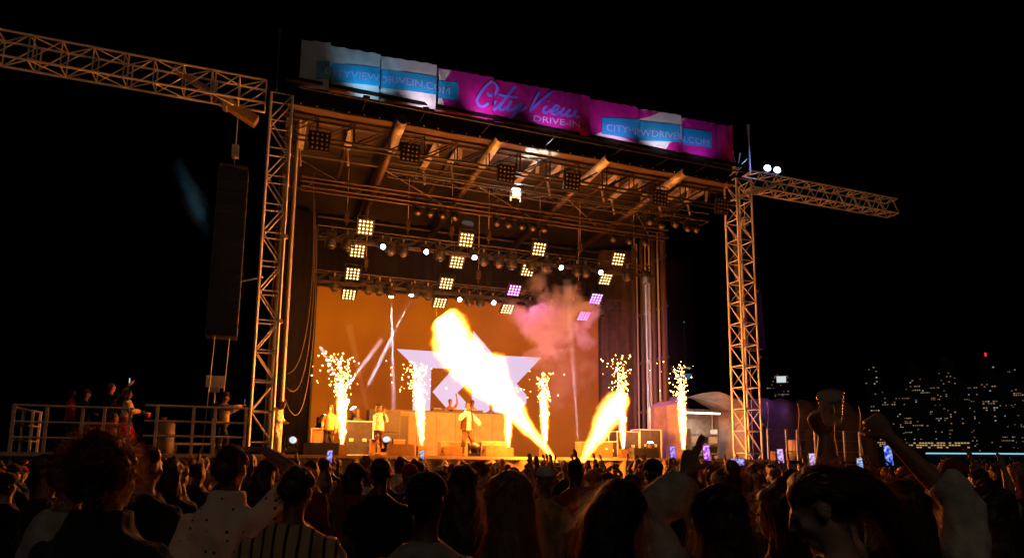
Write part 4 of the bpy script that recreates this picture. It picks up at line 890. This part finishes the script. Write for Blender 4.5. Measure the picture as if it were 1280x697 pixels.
def hair_mesh(style, p=None, voxel=.012, strands=0, seed=0, fly=1.0):
    p = p or {}; h = MB(); disp, dsc = .012, 16
    if style == 'short': h.ell((0,-.020,1.692),(.082,.094,.080),16,12); h.ell((0,-.052,1.640),(.076,.060,.078),14,10)
    elif style == 'crop': h.ell((0,-.016,1.682),(.0785,.094,.082),16,12); h.ell((0,-.046,1.640),(.074,.058,.07),14,10); disp = .003
    elif style == 'flat_top': h.ell((0,-.018,1.715),(.088,.098,.088),16,12); h.ell((0,-.055,1.65),(.080,.062,.088),14,10); h.ell((0,.02,1.745),(.08,.07,.05),12,8); disp, dsc = .016, 30
    elif style == 'afro': h.ell((0,-.035,1.70),(.125,.120,.112),18,14); h.ell((0,-.06,1.645),(.108,.085,.095),14,10); disp, dsc = .022, 22
    elif style in ('long','bob'):
        h.ell((0,-.018,1.690),(.088,.102,.085),16,12); h.ell((0,-.05,1.63),(.088,.07,.10),14,10)
        zs = ((1.66,.088,.060,-.055),(1.55,.098,.060,-.062),(1.46,.108,.058,-.075),(1.36,.118,.052,-.105),(1.22,.115,.040,-.120),(1.10,.08,.026,-.122)) if style == 'long' else ((1.68,.092,.075,-.035),(1.58,.104,.085,-.03),(1.49,.108,.080,-.03),(1.445,.085,.055,-.035))
        h.rings([[Vector((rx*math.cos(a),cy+ry*math.sin(a),z)) for a in [2*math.pi*k/16 for k in range(16)]] for z,rx,ry,cy in reversed(zs)])
        if style == 'long':
            for s in (-1,1): h.tube([(s*.074,.015,1.68),(s*.088,.0,1.58),(s*.10,-.005,1.46),(s*.112,.0,1.34)], [.022,.026,.028,.016], 8)
        disp = .015
    elif style == 'bun': h.ell((0,-.020,1.690),(.081,.094,.080),16,12); h.ell((0,-.048,1.645),(.076,.06,.075),14,10); h.ell((0,-.085,1.76),(.048,.045,.042),12,8)
    elif style == 'tail':
        h.ell((0,-.018,1.690),(.0825,.098,.082),16,12); h.ell((0,-.05,1.645),(.078,.062,.08),14,10)
        h.tube([(0,-.10,1.70),(0,-.145,1.69),(.01,-.165,1.60),(.015,-.160,1.50),(.01,-.145,1.40)], [.026,.034,.042,.036,.012], 10)
    elif style == 'curly': h.ell((0,-.028,1.70),(.105,.112,.10),18,14); h.ell((0,-.06,1.63),(.105,.08,.10),14,10); disp, dsc = .03, 26
    me = remesh(h, voxel, 2, disp, dsc, 'hair')
    if strands:
        rng = random.Random(seed); n = len(me.polygons); vs = []; fs = []; tries = 0
        for _ in range(strands):
            q = me.polygons[rng.randrange(n)]; c = Vector(q.center); nn = Vector(q.normal)
            if c.y > .045 and style != 'afro': continue
            if style in ('long','bob','tail','bun'):
                down = Vector((0,-.1,-1)) if style in ('long','bob') or c.y < -.11 else Vector((0,-1,-.25)); d = (down-nn*down.dot(nn)); 
                d = d.normalized() if d.length > .2 else (Vector((rng.uniform(-1,1),-1,0))).normalized()
                Ls = rng.uniform(.06,.20); out = rng.random()**3*.05*fly; cu = .012
            elif style in ('afro','curly'): d = (nn+Vector((rng.gauss(0,.7),rng.gauss(0,.7),rng.gauss(0,.7)))).normalized(); Ls = rng.uniform(.02,.055); out = .02*fly; cu = .02
            else: d = (nn*.5+Vector((rng.gauss(0,.35),-.3,-.3))).normalized(); Ls = rng.uniform(.012,.035); out = .008*fly; cu = .004
            sd = d.cross(nn); sd = sd.normalized() if sd.length > 1e-4 else Vector((1,0,0)); k = len(vs); w_ = rng.uniform(.0005,.0011); ph = rng.uniform(0,6)
            for i in range(5):
                u = i/4; b = c-nn*.004+d*Ls*u+nn*(out*u*u+.005)+sd*cu*math.sin(ph+u*4)*u+Vector((0,0,-.25*Ls*u*u)); ww = w_*(1-.6*u)
                vs += [b+sd*ww, b-sd*ww]
                if i: fs.append((k+2*i-2,k+2*i-1,k+2*i+1,k+2*i))
        m2 = MB(); co = [v.co.copy() for v in me.vertices]; m2.add(co, [tuple(q.vertices) for q in me.polygons]); m2.add(vs, fs); old = me; me = m2.mesh('hair', True); bpy.data.meshes.remove(old)
    if p:
        f = headfn(p)
        for v in me.vertices: v.co = f(v.co)
    return me
def headwear(kind, root, p, col):
    hf = headfn(p); back = kind == 'cap_back'; s = -1 if back else 1; m = MB()
    if kind in ('cap','cap_back'):
        rings = []
        for k in range(8):
            a = R(-12+102*k/7); rr = math.cos(a); rings.append([hf(Vector((.093*rr*math.cos(t),-.010+.110*rr*math.sin(t),1.695+.088*math.sin(a)))) for t in [2*math.pi*j/24 for j in range(24)]])
        m.rings(rings); c = m.build('cap_crown', M_FABRIC, root, True); c.color = (*col,1)
        b = MB(); g = []
        for i in range(13):
            t = R(-62+124*i/12); x0, y0 = .092*math.sin(t), .108*math.cos(t)
            g.append((x0,y0,1.682-.010*abs(math.sin(t)),x0*1.02,y0+.075*math.cos(t)**.7 if math.cos(t) > 0 else y0,1.668-.02*abs(math.sin(t))))
        up = [Vector((a,s*b_-.01,c_)) for a,b_,c_,_,_,_ in g]+[Vector((a,s*b_-.01,c_)) for _,_,_,a,b_,c_ in g]; lo = [v-Vector((0,0,.006)) for v in up]; n = 13
        b.add([hf(v) for v in up+lo], [(i,i+1,n+i+1,n+i) for i in range(n-1)]+[(2*n+i,3*n+i,3*n+i+1,2*n+i+1) for i in range(n-1)]+[(n+i,n+i+1,3*n+i+1,3*n+i) for i in range(n-1)])
        o = b.build('cap_brim', M_FABRIC, root, True); o.color = (*col,1)
        bt = MB().ell(hf(Vector((0,-.01,1.785))),(.009,.009,.005),8,6).build('cap_button', M_FABRIC, root); bt.color = (*col,1)
        if back:
            q = MB(); q.tube([hf(Vector((.030*math.cos(t),-.117+.0,1.705+.026*math.sin(t)))) for t in [math.pi*j/8 for j in range(9)]], .0045, 6); o = q.build('cap_strap', M_FABRIC, root); o.color = (.05,.05,.05,1)
    elif kind == 'hat':
        m.rings([[hf(Vector((rx*math.cos(t),-.01+ry*math.sin(t),z))) for t in [2*math.pi*j/24 for j in range(24)]] for z,rx,ry in ((1.690,.092,.108),(1.74,.088,.102),(1.80,.078,.09),(1.815,.06,.07))]); o = m.build('hat_crown', M_FABRIC, root, True); o.color = (*col,1)
        b = MB(); b.rings([[hf(Vector((rx*math.cos(t),-.01+ry*math.sin(t),z+.018*abs(math.cos(t))**2))) for t in [2*math.pi*j/28 for j in range(28)]] for z,rx,ry in ((1.688,.09,.105),(1.692,.165,.175),(1.686,.165,.175),(1.680,.09,.105))], False); o = b.build('hat_brim', M_FABRIC, root, True); o.color = (*col,1)
    elif kind == 'beanie':
        m.rings([[hf(Vector((rr*.93*math.cos(t),-.012+rr*1.1*math.sin(t),z))) for t in [2*math.pi*j/24 for j in range(24)]] for z,rr in ((1.655,.090),(1.70,.092),(1.75,.078),(1.785,.045),(1.80,.012))]); o = m.build('beanie', M_FABRIC, root, True); o.color = (*col,1)
SKINS = [(.28,.13,.075),(.16,.075,.042),(.38,.20,.13),(.09,.042,.024),(.46,.27,.19)]
def stripe_mat(kind):
    nm = 'shirt '+kind
    if nm in MATS: return MATS[nm]
    m = mat(nm, (.5,.5,.5), .9, 0, .1, 12, .5, spec=.15); n = m.node_tree; b = n.nodes['Principled BSDF']; tc = n.nodes.new('ShaderNodeTexCoord'); cr = n.nodes.new('ShaderNodeValToRGB'); cr.color_ramp.interpolation = 'CONSTANT'
    if kind == 'stripes':
        wv = n.nodes.new('ShaderNodeTexWave'); wv.wave_type = 'BANDS'; wv.bands_direction = 'X'; wv.inputs['Scale'].default_value = 5.4; wv.inputs['Distortion'].default_value = .25; n.links.new(tc.outputs['Object'], wv.inputs[0]); n.links.new(wv.outputs[0], cr.inputs[0])
        cr.color_ramp.elements[0].color = (.03,.02,.015,1); cr.color_ramp.elements[1].color = (.46,.30,.17,1); cr.color_ramp.elements[1].position = .14
    else:
        vo = n.nodes.new('ShaderNodeTexVoronoi'); vo.inputs['Scale'].default_value = 19; vo.inputs['Randomness'].default_value = .35; n.links.new(tc.outputs['Object'], vo.inputs[0]); n.links.new(vo.outputs['Distance'], cr.inputs[0])
        cr.color_ramp.elements[0].color = (.03,.03,.03,1); cr.color_ramp.elements[1].color = (.62,.55,.47,1); cr.color_ramp.elements[1].position = .17
    n.links.new(cr.outputs[0], b.inputs['Base Color']); return m
def person(label, loc, top, rz, p, hair='short', haircol=(.02,.013,.010), skin=1, shirt=(.05,.05,.05), sleeve='short', trousers=(.03,.03,.04), legs='long', hat=None, hatcol=(.01,.01,.01), ex=.0,
           voxel=.013, strands=0, pattern=None, hood=False, collar=False, eyes=False, fly=1.0, z0=0, group=None, hem=.86, name='person'):
    base = {'flat_top':1.80,'afro':1.81,'curly':1.795,'crop':1.765}.get(hair,1.772) if not hat else {'hat':1.81}.get(hat,1.785)
    base -= .02*abs(math.sin(p.get('hp',0)))
    s = (top-z0)/base; rt = thing(name, label, 'person', (*loc[:2], z0), rz, group); rt.scale = (s,s,s)
    b = link('body', body_mesh(p, voxel, voxel < .016), M_SKIN, rt); b.color = (*SKINS[skin],1)
    t = link('shirt', shirt_mesh(p, max(voxel,.013), sleeve, ex, hem, hood, collar), stripe_mat(pattern) if pattern else M_FABRIC, rt); t.color = (*shirt,1)
    t = link('skirt' if legs == 'skirt' else 'trousers', trousers_mesh(p, .022, legs), M_FABRIC, rt); t.color = (*trousers,1)
    if hair: h = link('hair', hair_mesh(hair, p, .011 if strands else .016, strands, len(label), fly), M_HAIR, rt); h.color = (*haircol,1)
    if hat: headwear(hat, rt, p, hatcol)
    if eyes:
        hf = headfn(p)
        for q in (-1,1): MB().ell(hf(Vector((q*.031,.083,1.640))),(.012,.010,.0095),10,8).build('eye', M_GLASSY, rt, True)
    return rt
def phone(loc, rot, label, lit=True, col=(.25,.2,.9), s=1.0, group=None, wide=False):
    t = thing('phone', label, 'phone', loc, 0, group); t.rotation_euler = rot; a, b_ = (.075*s,.155*s); 
    if wide: a, b_ = b_, a
    MB().box((0,0,0),(a,.009,b_)).build('phone_body', M_BLACKMETAL, t)
    if lit:
        nm = 'phone picture %.2f %.2f' % (col[0],col[2])
        if nm not in MATS:
            m = emit(nm, col, 1.0); n = m.node_tree; b = n.nodes['Principled BSDF']; tc = n.nodes.new('ShaderNodeTexCoord'); nz = n.nodes.new('ShaderNodeTexNoise'); nz.inputs['Scale'].default_value = 34; n.links.new(tc.outputs['Object'], nz.inputs[0])
            cr = n.nodes.new('ShaderNodeValToRGB'); cr.color_ramp.elements[0].position = .35; cr.color_ramp.elements[0].color = (col[0]*.15,col[1]*.1,col[2]*.25,1); cr.color_ramp.elements[1].position = .68; cr.color_ramp.elements[1].color = (1,.8,1,1); e = cr.color_ramp.elements.new(.5); e.color = (*col,1)
            n.links.new(nz.outputs[0], cr.inputs[0]); n.links.new(cr.outputs[0], b.inputs['Emission Color'])
        MB().box((0,-.0052,0),(a*.92,.001,b_*.92)).build('phone_screen', MATS[nm], t)
    return t

# ------------------------------------------------------------------ people on the stage and the side platforms
PI = math.pi
ARM_UP_R = ((.26,.16,1.60),(.20,.20,1.84)); ARM_UP_L = ((-.26,.16,1.60),(-.20,.20,1.84))
person('main singer in brown vest and white shirt holding a microphone to the mouth', (6.13,.75), DZ+1.80, PI+R(8), {'R':((.30,.10,1.22),(.10,.24,1.48)),'L':((-.34,-.02,1.20),(-.42,.12,1.02)),'FL':(-.24,.02,0),'FR':(.16,.04,0),'HR':((-.3,.2,.9),(-1,0,0),.9,None),'hp':R(-4)},
       'crop', skin=1, shirt=(.78,.70,.60), sleeve='long', trousers=(.08,.042,.02), voxel=.012, eyes=True, z0=DZ, ex=.015)
sg = bpy.data.objects['person']
U_ = MB(); el = lambda z,rx,ry: [Vector((rx*math.cos(a),ry*math.sin(a)-.004,z)) for a in [R(112)+R(316)*k/18 for k in range(19)]]
v_ = [el(.88,.235,.190), el(1.05,.222,.178), el(1.25,.225,.18), el(1.34,.225,.17), el(1.42,.17,.13)]
U_.add([p for r in v_ for p in r], [(i*19+j,i*19+j+1,i*19+j+20,i*19+j+19) for i in range(4) for j in range(18)]); v = U_.build('vest', M_FABRIC, sg, True); v.color = (.05,.02,.006,1)
t = thing('microphone', 'handheld microphone held to the mouth of the main singer', 'microphone', (6.05,.47,DZ+1.53)); t.rotation_euler = (R(-60),0,R(8)); MB().tube([(0,0,-.13),(0,0,.04)], [.013,.02], 10).build('handle', M_BLACKMETAL, t, True); MB().ell((0,0,.065),(.028,.028,.032),12,8).build('grille', M_STEEL, t, True)
person('performer in white top and dark shorts raising both hands to the face', (3.20,.95), DZ+1.66, PI+R(30), {'R':((.22,.14,1.24),(.06,.22,1.50)),'L':((-.22,.12,1.22),(-.05,.22,1.47)),'FR':(.13,.1,0),'FL':(-.14,-.08,0)},
       'curly', skin=0, shirt=(.80,.72,.66), sleeve='long', trousers=(.05,.02,.02), legs='short', voxel=.013, z0=DZ, eyes=True, ex=.02)
phone((3.06,.70,DZ+1.50), (R(10),0,R(30)), 'phone held at the face of the performer in white top', False)
person('performer in orange jacket half hidden by the spark fountain', (1.72,1.6), DZ+1.64, PI-R(25), {'R':((.25,.02,1.14),(.22,.14,.96)),'FL':(-.15,.06,0)}, 'long', (.16,.05,.02), 0, (.62,.25,.10), 'long', (.03,.02,.02), voxel=.015, z0=DZ)
person('person all in white bowing the head beside the left lattice tower', (.06,.35), DZ+1.60, PI+R(70), {'hp':R(-38),'bend':R(-8),'R':((.24,.08,1.12),(.10,.24,1.05)),'L':((-.24,.06,1.12),(-.12,.24,1.08)),'FR':(.12,.12,0),'FL':(-.12,-.08,0)}, 'short', skin=3, shirt=(.80,.68,.55), sleeve='long', trousers=(.78,.66,.52), voxel=.013, z0=DZ, ex=.02)
t = thing('dj_platform', 'low black platform behind the DJ riser', 'platform', (7.6,6.1,DZ)); MB().box((0,.1,.51),(3.6,1.0,.08)).build('deck', M_DECK, t)
for q in (-1.7,1.7): MB().box((q,.1,.235),(.08,.9,.47)).build('leg', M_DARKMETAL, t)
for x,lab,sh,sk in ((6.95,'DJ in tan shirt raising one arm behind the riser',(.40,.22,.12),0),(7.92,'DJ in dark tan top leaning over the riser decks',(.30,.15,.08),1),(8.75,'shorter crew member in brown top at the end of the DJ riser',(.25,.12,.06),0)):
    pp = {'L':ARM_UP_L if x < 7 else ((-.26,.1,1.15),(-.16,.25,1.05)),'R':((.26,.1,1.15),(.16,.25,1.05)),'hp':R(-12)}
    person(lab, (x,6.0), DZ+.55+(1.80 if x < 8.5 else 1.66), PI+R(5), pp, 'crop', skin=sk, shirt=sh, voxel=.02, z0=DZ+.55)
person('person in cream jacket and dark hat filming with a raised phone on the side platform', (-1.40,.05), DZ+1.78, R(-82), {'R':((.22,.22,1.32),(.13,.46,1.42)),'L':((-.20,.16,1.24),(-.02,.42,1.38)),'FR':(.12,.1,0),'FL':(-.1,-.08,0),'hp':R(-4)}, 'short', skin=1, shirt=(.52,.40,.24), sleeve='long', trousers=(.03,.03,.035), hat='hat', hatcol=(.015,.012,.01), voxel=.013, z0=DZ, ex=.02)
phone((-.86,.0,DZ+1.52), (0,0,R(-85)), 'phone held up by the person in cream jacket and hat', True, (.2,.4,.9))
t = thing('backpack', 'dark backpack on the person filming from the side platform', 'bag', (-1.63,.02,DZ+1.02)); MB().box((0,0,.2),(.2,.32,.42)).build('pack', M_CASE, t); MB().box((-.11,0,.12),(.05,.24,.2)).build('pocket', M_DARKMETAL, t); MB().box((.02,0,.44),(.05,.12,.06)).build('handle', M_CASE, t)
person('woman in white jacket and red skirt with long dark hair at the railing', (-3.88,.0), DZ+1.74, R(-70), {'R':((.24,.10,1.14),(.20,.34,1.16)),'L':((-.22,.08,1.12),(-.10,.32,1.14)),'hp':R(-6)}, 'long', (.012,.008,.006), 0, (.70,.52,.34), 'long', (.45,.012,.02), 'skirt', voxel=.014, z0=DZ, ex=.025, hem=.98)
person('tall person in black holding a phone overhead behind the woman in red', (-4.42,.7), DZ+1.98, R(-60), {'R':((.30,.14,1.50),(.30,.30,1.70)),'hp':R(4)}, 'crop', skin=0, shirt=(.012,.012,.014), sleeve='long', voxel=.016, z0=DZ)
phone((-3.98,.72,DZ+2.05), (0,0,R(-60)), 'phone held overhead by the tall person in black', True, (.8,.85,.9))
person('person in black with a dark cap standing at the railing', (-4.92,.25), DZ+1.72, R(-65), {'R':((.24,.06,1.14),(.12,.22,1.10))}, 'crop', skin=0, shirt=(.012,.011,.011), sleeve='long', hat='cap', hatcol=(.02,.02,.02), voxel=.016, z0=DZ)
person('person in a bright red jacket at the outer end of the side platform', (-5.35,.75), DZ+1.74, R(-75), {}, 'short', skin=1, shirt=(.55,.015,.03), sleeve='long', voxel=.018, z0=DZ)
person('child in brown patterned top beside the woman in red skirt', (-4.12,-.15), DZ+1.32, R(-70), {}, 'curly', (.05,.02,.01), 1, (.20,.10,.05), 'long', (.5,.35,.2), voxel=.018, z0=DZ)

# ------------------------------------------------------------------ the nearest concertgoers, seen from behind
NV = .0125
person('concertgoer with tall black afro hair in dark navy jacket', (-.95,-18.10), 1.785, R(-26), {'hy':R(-12)}, 'afro', (.012,.009,.008), 1, (.018,.026,.034), 'long', voxel=NV, strands=2600, ex=.03, collar=True)
person('bearded concertgoer in a plain grey tee shirt, face turned towards the stage', (-1.22,-17.42), 1.74, R(-48), {'hy':R(-18)}, 'crop', (.012,.009,.008), 1, (.33,.28,.23), 'short', voxel=NV, strands=500, eyes=True, ex=.012)
person('dark haired concertgoer in a loose black shirt behind the afro hair', (-1.07,-16.30), 1.765, R(-30), {'hy':R(-10)}, 'short', skin=0, shirt=(.010,.010,.011), voxel=NV, strands=900, ex=.025)
person('concertgoer in dark top and glasses peering past the grey tee shirt', (-1.72,-15.75), 1.705, R(-60), {'hy':R(-15)}, 'short', skin=1, shirt=(.02,.018,.018), voxel=.015, eyes=True)
person('man in white dotted shirt shading his eyes with a raised arm', (-.56,-17.05), 1.765, R(-20), {'R':((.36,.10,1.60),(.13,.13,1.745)),'hy':R(-4),'HR':((-1,.1,.1),(0,0,-1),.15,None),'sleeve_R':'short'}, 'short', (.014,.010,.008), 0, (.5,.5,.5), 'short', voxel=.011, strands=1200, pattern='dots', collar=True, ex=.018)
person('man in tan striped shirt with a bowed head', (-.25,-17.56), 1.66, R(-14), {'hp':R(-16),'hy':R(-16)}, 'short', (.014,.010,.008), 1, (.5,.5,.5), 'elbow', voxel=NV, strands=1200, pattern='stripes', ex=.03)
person('man with shaved head and earring in a black tee shirt', (.46,-15.83), 1.70, R(-16), {'hy':R(-6)}, 'crop', (.012,.009,.008), 3, (.010,.009,.009), 'short', voxel=NV, strands=300, ex=.015)
person('man in a backwards black cap and pale grey tee shirt', (.25,-18.23), 1.655, R(-14), {'hy':R(-22)}, 'crop', (.012,.009,.008), 3, (.30,.27,.24), 'short', hat='cap_back', hatcol=(.008,.008,.009), voxel=NV, ex=.02, eyes=True)
person('woman with long dark hair in a black jacket', (.69,-17.25), 1.665, R(-20), {'hy':R(-14)}, 'long', (.018,.011,.008), 0, (.012,.011,.011), 'long', voxel=NV, strands=2600, ex=.015)
person('woman with long blonde hair hanging down her back', (.52,-18.50), 1.665, R(-12), {'hy':R(8)}, 'long', (.20,.10,.04), 4, (.20,.10,.06), 'none', voxel=NV, strands=4200, fly=1.3)
person('person with dark bobbed hair and dusky red top leaning to one side', (.64,-18.98), 1.655, R(-22), {'hy':R(-22),'lean':R(6),'hr':R(8)}, 'bob', (.022,.013,.009), 0, (.22,.06,.05), 'none', voxel=NV, strands=3200, fly=1.1)
person('man with cropped hair in a grey hooded sweatshirt with dark sleeves', (2.21,-16.57), 1.60, R(-22), {}, 'crop', (.012,.009,.008), 2, (.12,.10,.085), 'long', voxel=NV, strands=300, hood=True, ex=.03)
person('man in a dark cap and black jacket ahead of the hooded sweatshirt', (2.92,-15.75), 1.715, R(-24), {'hy':R(10)}, 'short', skin=1, shirt=(.010,.010,.011), sleeve='long', hat='cap', hatcol=(.010,.010,.012), voxel=.014)
person('woman with very long dark hair raising one arm in a pale sleeve', (1.10,-19.06), 1.635, R(-22), {'L':((-.25,.16,1.60),(-.085,.20,1.80)),'HL':((.30,.05,.9),(.6,.8,0),.6,(.05,.12,1.3,1.3,.9)),'hp':R(2)}, 'long', (.022,.012,.008), 0, (.40,.33,.27), 'long', voxel=.0085, strands=3600, ex=.03)
person('woman with dark hair and a light hairband behind the raised sleeve', (2.03,-17.90), 1.675, R(-25), {'hy':R(8)}, 'bun', (.020,.012,.009), 0, (.03,.02,.018), 'short', voxel=.014, strands=900)
person('woman with shoulder length black hair turning her face away', (1.62,-18.78), 1.615, R(-8), {'hy':R(28),'hp':R(-6)}, 'long', (.016,.010,.008), 2, (.025,.02,.02), 'short', voxel=NV, strands=2200, eyes=True)
person('young man in profile looking down, ear and ponytail showing', (1.27,-19.40), 1.70, R(34), {'hp':R(-27),'hy':R(12)}, 'tail', (.045,.020,.010), 4, (.02,.035,.030), 'long', voxel=.009, strands=2600, eyes=True, ex=.01)
person('woman with both arms raised in a white blouse with rolled sleeves', (1.62,-19.34), 1.655, R(-34), {'L':((-.24,.12,1.64),(-.20,.20,1.93)),'R':((.22,.10,1.68),(.03,.18,1.93)),'HL':((-.35,.1,.9),(.7,.7,0),1.0,None),'HR':((-.55,.1,.8),(0,1,0),1.35,None),'hp':R(4)}, 'long', (.02,.012,.009), 0, (.52,.45,.38), 'elbow', voxel=.0085, strands=2600, ex=.028)
person('person in dark red baseball cap beyond the raised blouse sleeves', (3.99,-17.78), 1.74, R(-40), {'hy':R(10)}, 'crop', skin=1, shirt=(.02,.016,.016), sleeve='long', hat='cap', hatcol=(.22,.02,.02), voxel=.015)
person('long haired concertgoer in black jacket cut off by the edge of the crowd', (2.32,-19.15), 1.63, R(-40), {'hy':R(20)}, 'long', (.03,.018,.012), 2, (.010,.010,.010), 'long', voxel=.014, strands=1500)
person('person holding a phone low beside the grey hooded sweatshirt', (.98,-18.35), 1.50, R(-20), {'R':((.24,.14,1.42),(.12,.26,1.62)),'HR':((-.1,.1,1),(-.3,.9,0),.7,None)}, 'short', (.018,.011,.009), 0, (.16,.03,.03), 'short', voxel=.009, strands=700)
phone((1.07,-18.09,1.50), (R(-8),0,R(-20)), 'dark phone with triple lens held beside the grey hooded sweatshirt', False)
t = thing('plastic_cup', 'clear plastic cup held high in the raised hand', 'cup', (1.40,-19.285,1.845)); t.rotation_euler = (R(20),R(-25),0)
gm = bpy.data.materials.new('clear plastic'); gm.use_nodes = True; b = gm.node_tree.nodes['Principled BSDF']; b.inputs['Base Color'].default_value = (.9,.88,.85,1); b.inputs['Roughness'].default_value = .25; b.inputs['Alpha'].default_value = .16
MB().tube([(0,0,0),(0,0,.10)], [.029,.042], 18, False).build('cup_wall', gm, t, True); MB().tube([(0,0,.098),(0,0,.106)], .044, 18).build('rim', gm, t); MB().tube([(0,0,.0),(0,0,.004)], .029, 18).build('cup_base', gm, t)

# ------------------------------------------------------------------ the rest of the crowd: shared meshes, one object each
POSES = {'arms down':{}, 'filming with both hands':{'R':((.20,.17,1.52),(.045,.27,1.72)),'L':((-.20,.17,1.52),(-.045,.27,1.72)),'HR':((-.1,.15,1),(-.8,.5,0),.6,None),'HL':((.1,.15,1),(.8,.5,0),.6,None)},
         'one arm raised':{'R':((.27,.14,1.58),(.22,.20,1.84))}, 'both arms raised':{'R':((.28,.12,1.58),(.27,.17,1.84)),'L':((-.28,.12,1.58),(-.24,.17,1.82))},
         'holding up a phone':{'R':((.22,.20,1.50),(.10,.30,1.74)),'HR':((0,.1,1),(-.5,.8,0),.5,None)}}
PM = {}
for k,p in POSES.items():
    PM[k] = (body_mesh(p,.017 if k != 'arms down' else .021), shirt_mesh(p,.021,'short',.012), shirt_mesh(p,.021,'long',.012))
    PM[k][0].materials.append(M_SKIN); PM[k][1].materials.append(M_FABRIC); PM[k][2].materials.append(M_FABRIC)
TR = trousers_mesh({}, .026); TR.materials.append(M_FABRIC)
HM = {}
for k in ('short','crop','afro','long','bob','bun','curly','tail'): HM[k] = hair_mesh(k, {}, .016, 420, 5); HM[k].materials.append(M_HAIR)
HN = {'short':'short','crop':'cropped','afro':'afro','long':'long','bob':'bobbed','bun':'bun tied','curly':'curly','tail':'ponytail'}
CLO = [('black',(.010,.010,.011)),('black',(.013,.012,.012)),('charcoal',(.03,.03,.032)),('navy',(.012,.016,.035)),('dark red',(.16,.015,.015)),('olive',(.05,.05,.025)),('tan',(.26,.16,.09)),('white',(.50,.44,.38)),('grey',(.16,.15,.14))]
HC = [('black',(.010,.008,.007)),('black',(.013,.009,.007)),('dark brown',(.03,.016,.010)),('brown',(.07,.032,.016)),('blonde',(.24,.13,.05))]
rc = random.Random(21); CAPM = {}
def spectator(x, y, top, pose, rz, hat=None):
    hk = rc.choice(('short','short','crop','afro','long','long','bob','bun','curly','tail')); cn, cc = rc.choice(CLO); hn, hc = rc.choice(HC); lg = rc.random() < .4
    if hk == 'afro': hn, hc = HC[0]
    base = {'afro':1.81,'curly':1.795}.get(hk,1.772); s = top/base
    lab = 'concertgoer, %s %s hair, %s %s, %s' % (HN[hk], hn, cn, 'long sleeves' if lg else 'tee shirt', pose)
    if hat: lab = 'concertgoer in %s cap, %s %s, %s' % (hat[0], cn, 'long sleeves' if lg else 'tee shirt', pose)
    t = thing('person', lab, 'person', (x,y,0), rz, 'concertgoers standing in the crowd'); t.scale = (s,s,s)
    for nm, me, col in (('body',PM[pose][0],rc.choice(SKINS)),('shirt',PM[pose][2 if lg else 1],cc),('trousers',TR,(.02,.02,.03)),('hair',HM['crop' if hat else hk],hc)):
        o = link(nm, me, None, t); o.color = (*col,1)
    if hat:
        if not CAPM:
            headwear('cap', t, {}, hat[1])
            for c in t.children:
                if c.name.startswith('cap_'): CAPM[c.name.split('.')[0]] = c.data
        else:
            for k, me in CAPM.items(): o = link(k, me, None, t); o.color = (*hat[1],1)
    return s
taken = [(o.location.x, o.location.y) for o in bpy.data.objects if o.name.startswith('person')]
def clear(x,y,d): return all((x-a)**2+(y-b)**2 > d*d for a,b in taken)
# filming spectators whose lit phones show above the heads
PH = [(.44,-12.09,1.69,(.25,.25,.95),0),(-.21,-12.05,1.64,(.2,.2,.9),0),(2.05,-10.33,1.72,(.3,.45,.7),0),(4.59,-13.58,1.79,(.35,.2,1.0),0),(3.74,-15.43,1.77,(.75,.15,1.0),0),(4.60,-14.83,1.68,(.3,.3,1.0),1),(4.94,-15.12,1.75,(.7,.4,.9),0),(5.6,-14.9,1.71,(.65,.45,.9),0),(4.14,-17.16,1.755,(.03,.14,.85),0),(6.23,-14.99,1.66,(.25,.5,1),0)]
PN = ['blue','blue','teal','violet','magenta','blue','pink','pale pink','deep blue','sky blue']
for i,(x,y,z,col,wide) in enumerate(PH):
    rz = -math.atan2(8.5-x, 2-y)+rc.uniform(-.15,.15); pose = 'filming with both hands' if wide or i % 2 else 'holding up a phone'
    off = Vector((0,.29,0)) if pose.startswith('film') else Vector((.10,.33,0)); top = (z-.085)/1.82*1.772+.0
    o = Matrix.Rotation(rz,3,'Z') @ off*.93; px, py = x-o.x, y-o.y; taken.append((px,py)); spectator(px, py, min(1.72,max(1.55,top)), pose, rz)
    phone((x,y,z), (R(-6),0,rz), 'lit phone with %s picture held up in the crowd' % PN[i] if PN[i] != 'blue' else 'lit phone with blue picture held up in the crowd', True, col, 1.05, 'lit phones held up in the crowd', bool(wide))
# hands in the air near the flames and on the right
for x,y,pose in ((6.6,-7.2,'one arm raised'),(7.5,-6.0,'one arm raised'),(8.3,-6.6,'both arms raised'),(5.2,-7.6,'one arm raised'),(8.9,-8.6,'one arm raised'),(6.9,-13.8,'one arm raised'),(7.8,-13.6,'both arms raised'),(5.0,-17.3,'both arms raised'),(6.2,-16.4,'one arm raised'),(4.2,-11.2,'one arm raised'),(10.5,-7.5,'both arms raised'),(-1.3,-9.0,'one arm raised'),(9.6,-12.2,'one arm raised'),(12,-8,'both arms raised')):
    spectator(x, y, rc.uniform(1.58,1.66), pose, -math.atan2(8.5-x,2-y)+rc.uniform(-.3,.3)); taken.append((x,y))
cnt = 0; tries = 0
while tries < 9000 and cnt < 205:
    tries += 1; d = 4.6+13.6*math.sqrt(rc.random()); az = R(rc.uniform(-18.5,60.5)); x = CAM.x+d*math.sin(az); y = CAM.y+d*math.cos(az)
    if y > -3.6 or x > 15.5: continue
    if not clear(x,y,.62 if d < 9 else .68): continue
    taken.append((x,y)); cnt += 1; pose = rc.choices(list(POSES), (78,5,8,3,0))[0]
    hat = rc.choice((('black',(.012,.012,.013)),('red',(.35,.02,.02)),('white',(.5,.45,.4)))) if rc.random() < .13 else None
    spectator(x, y, min(1.75,max(1.42,rc.gauss(1.63 if d < 8 else 1.57,.055))), pose, -math.atan2(8.5-x,2.5-y)+rc.gauss(0,.25), hat)

bpy.data.scenes.remove(TMP)
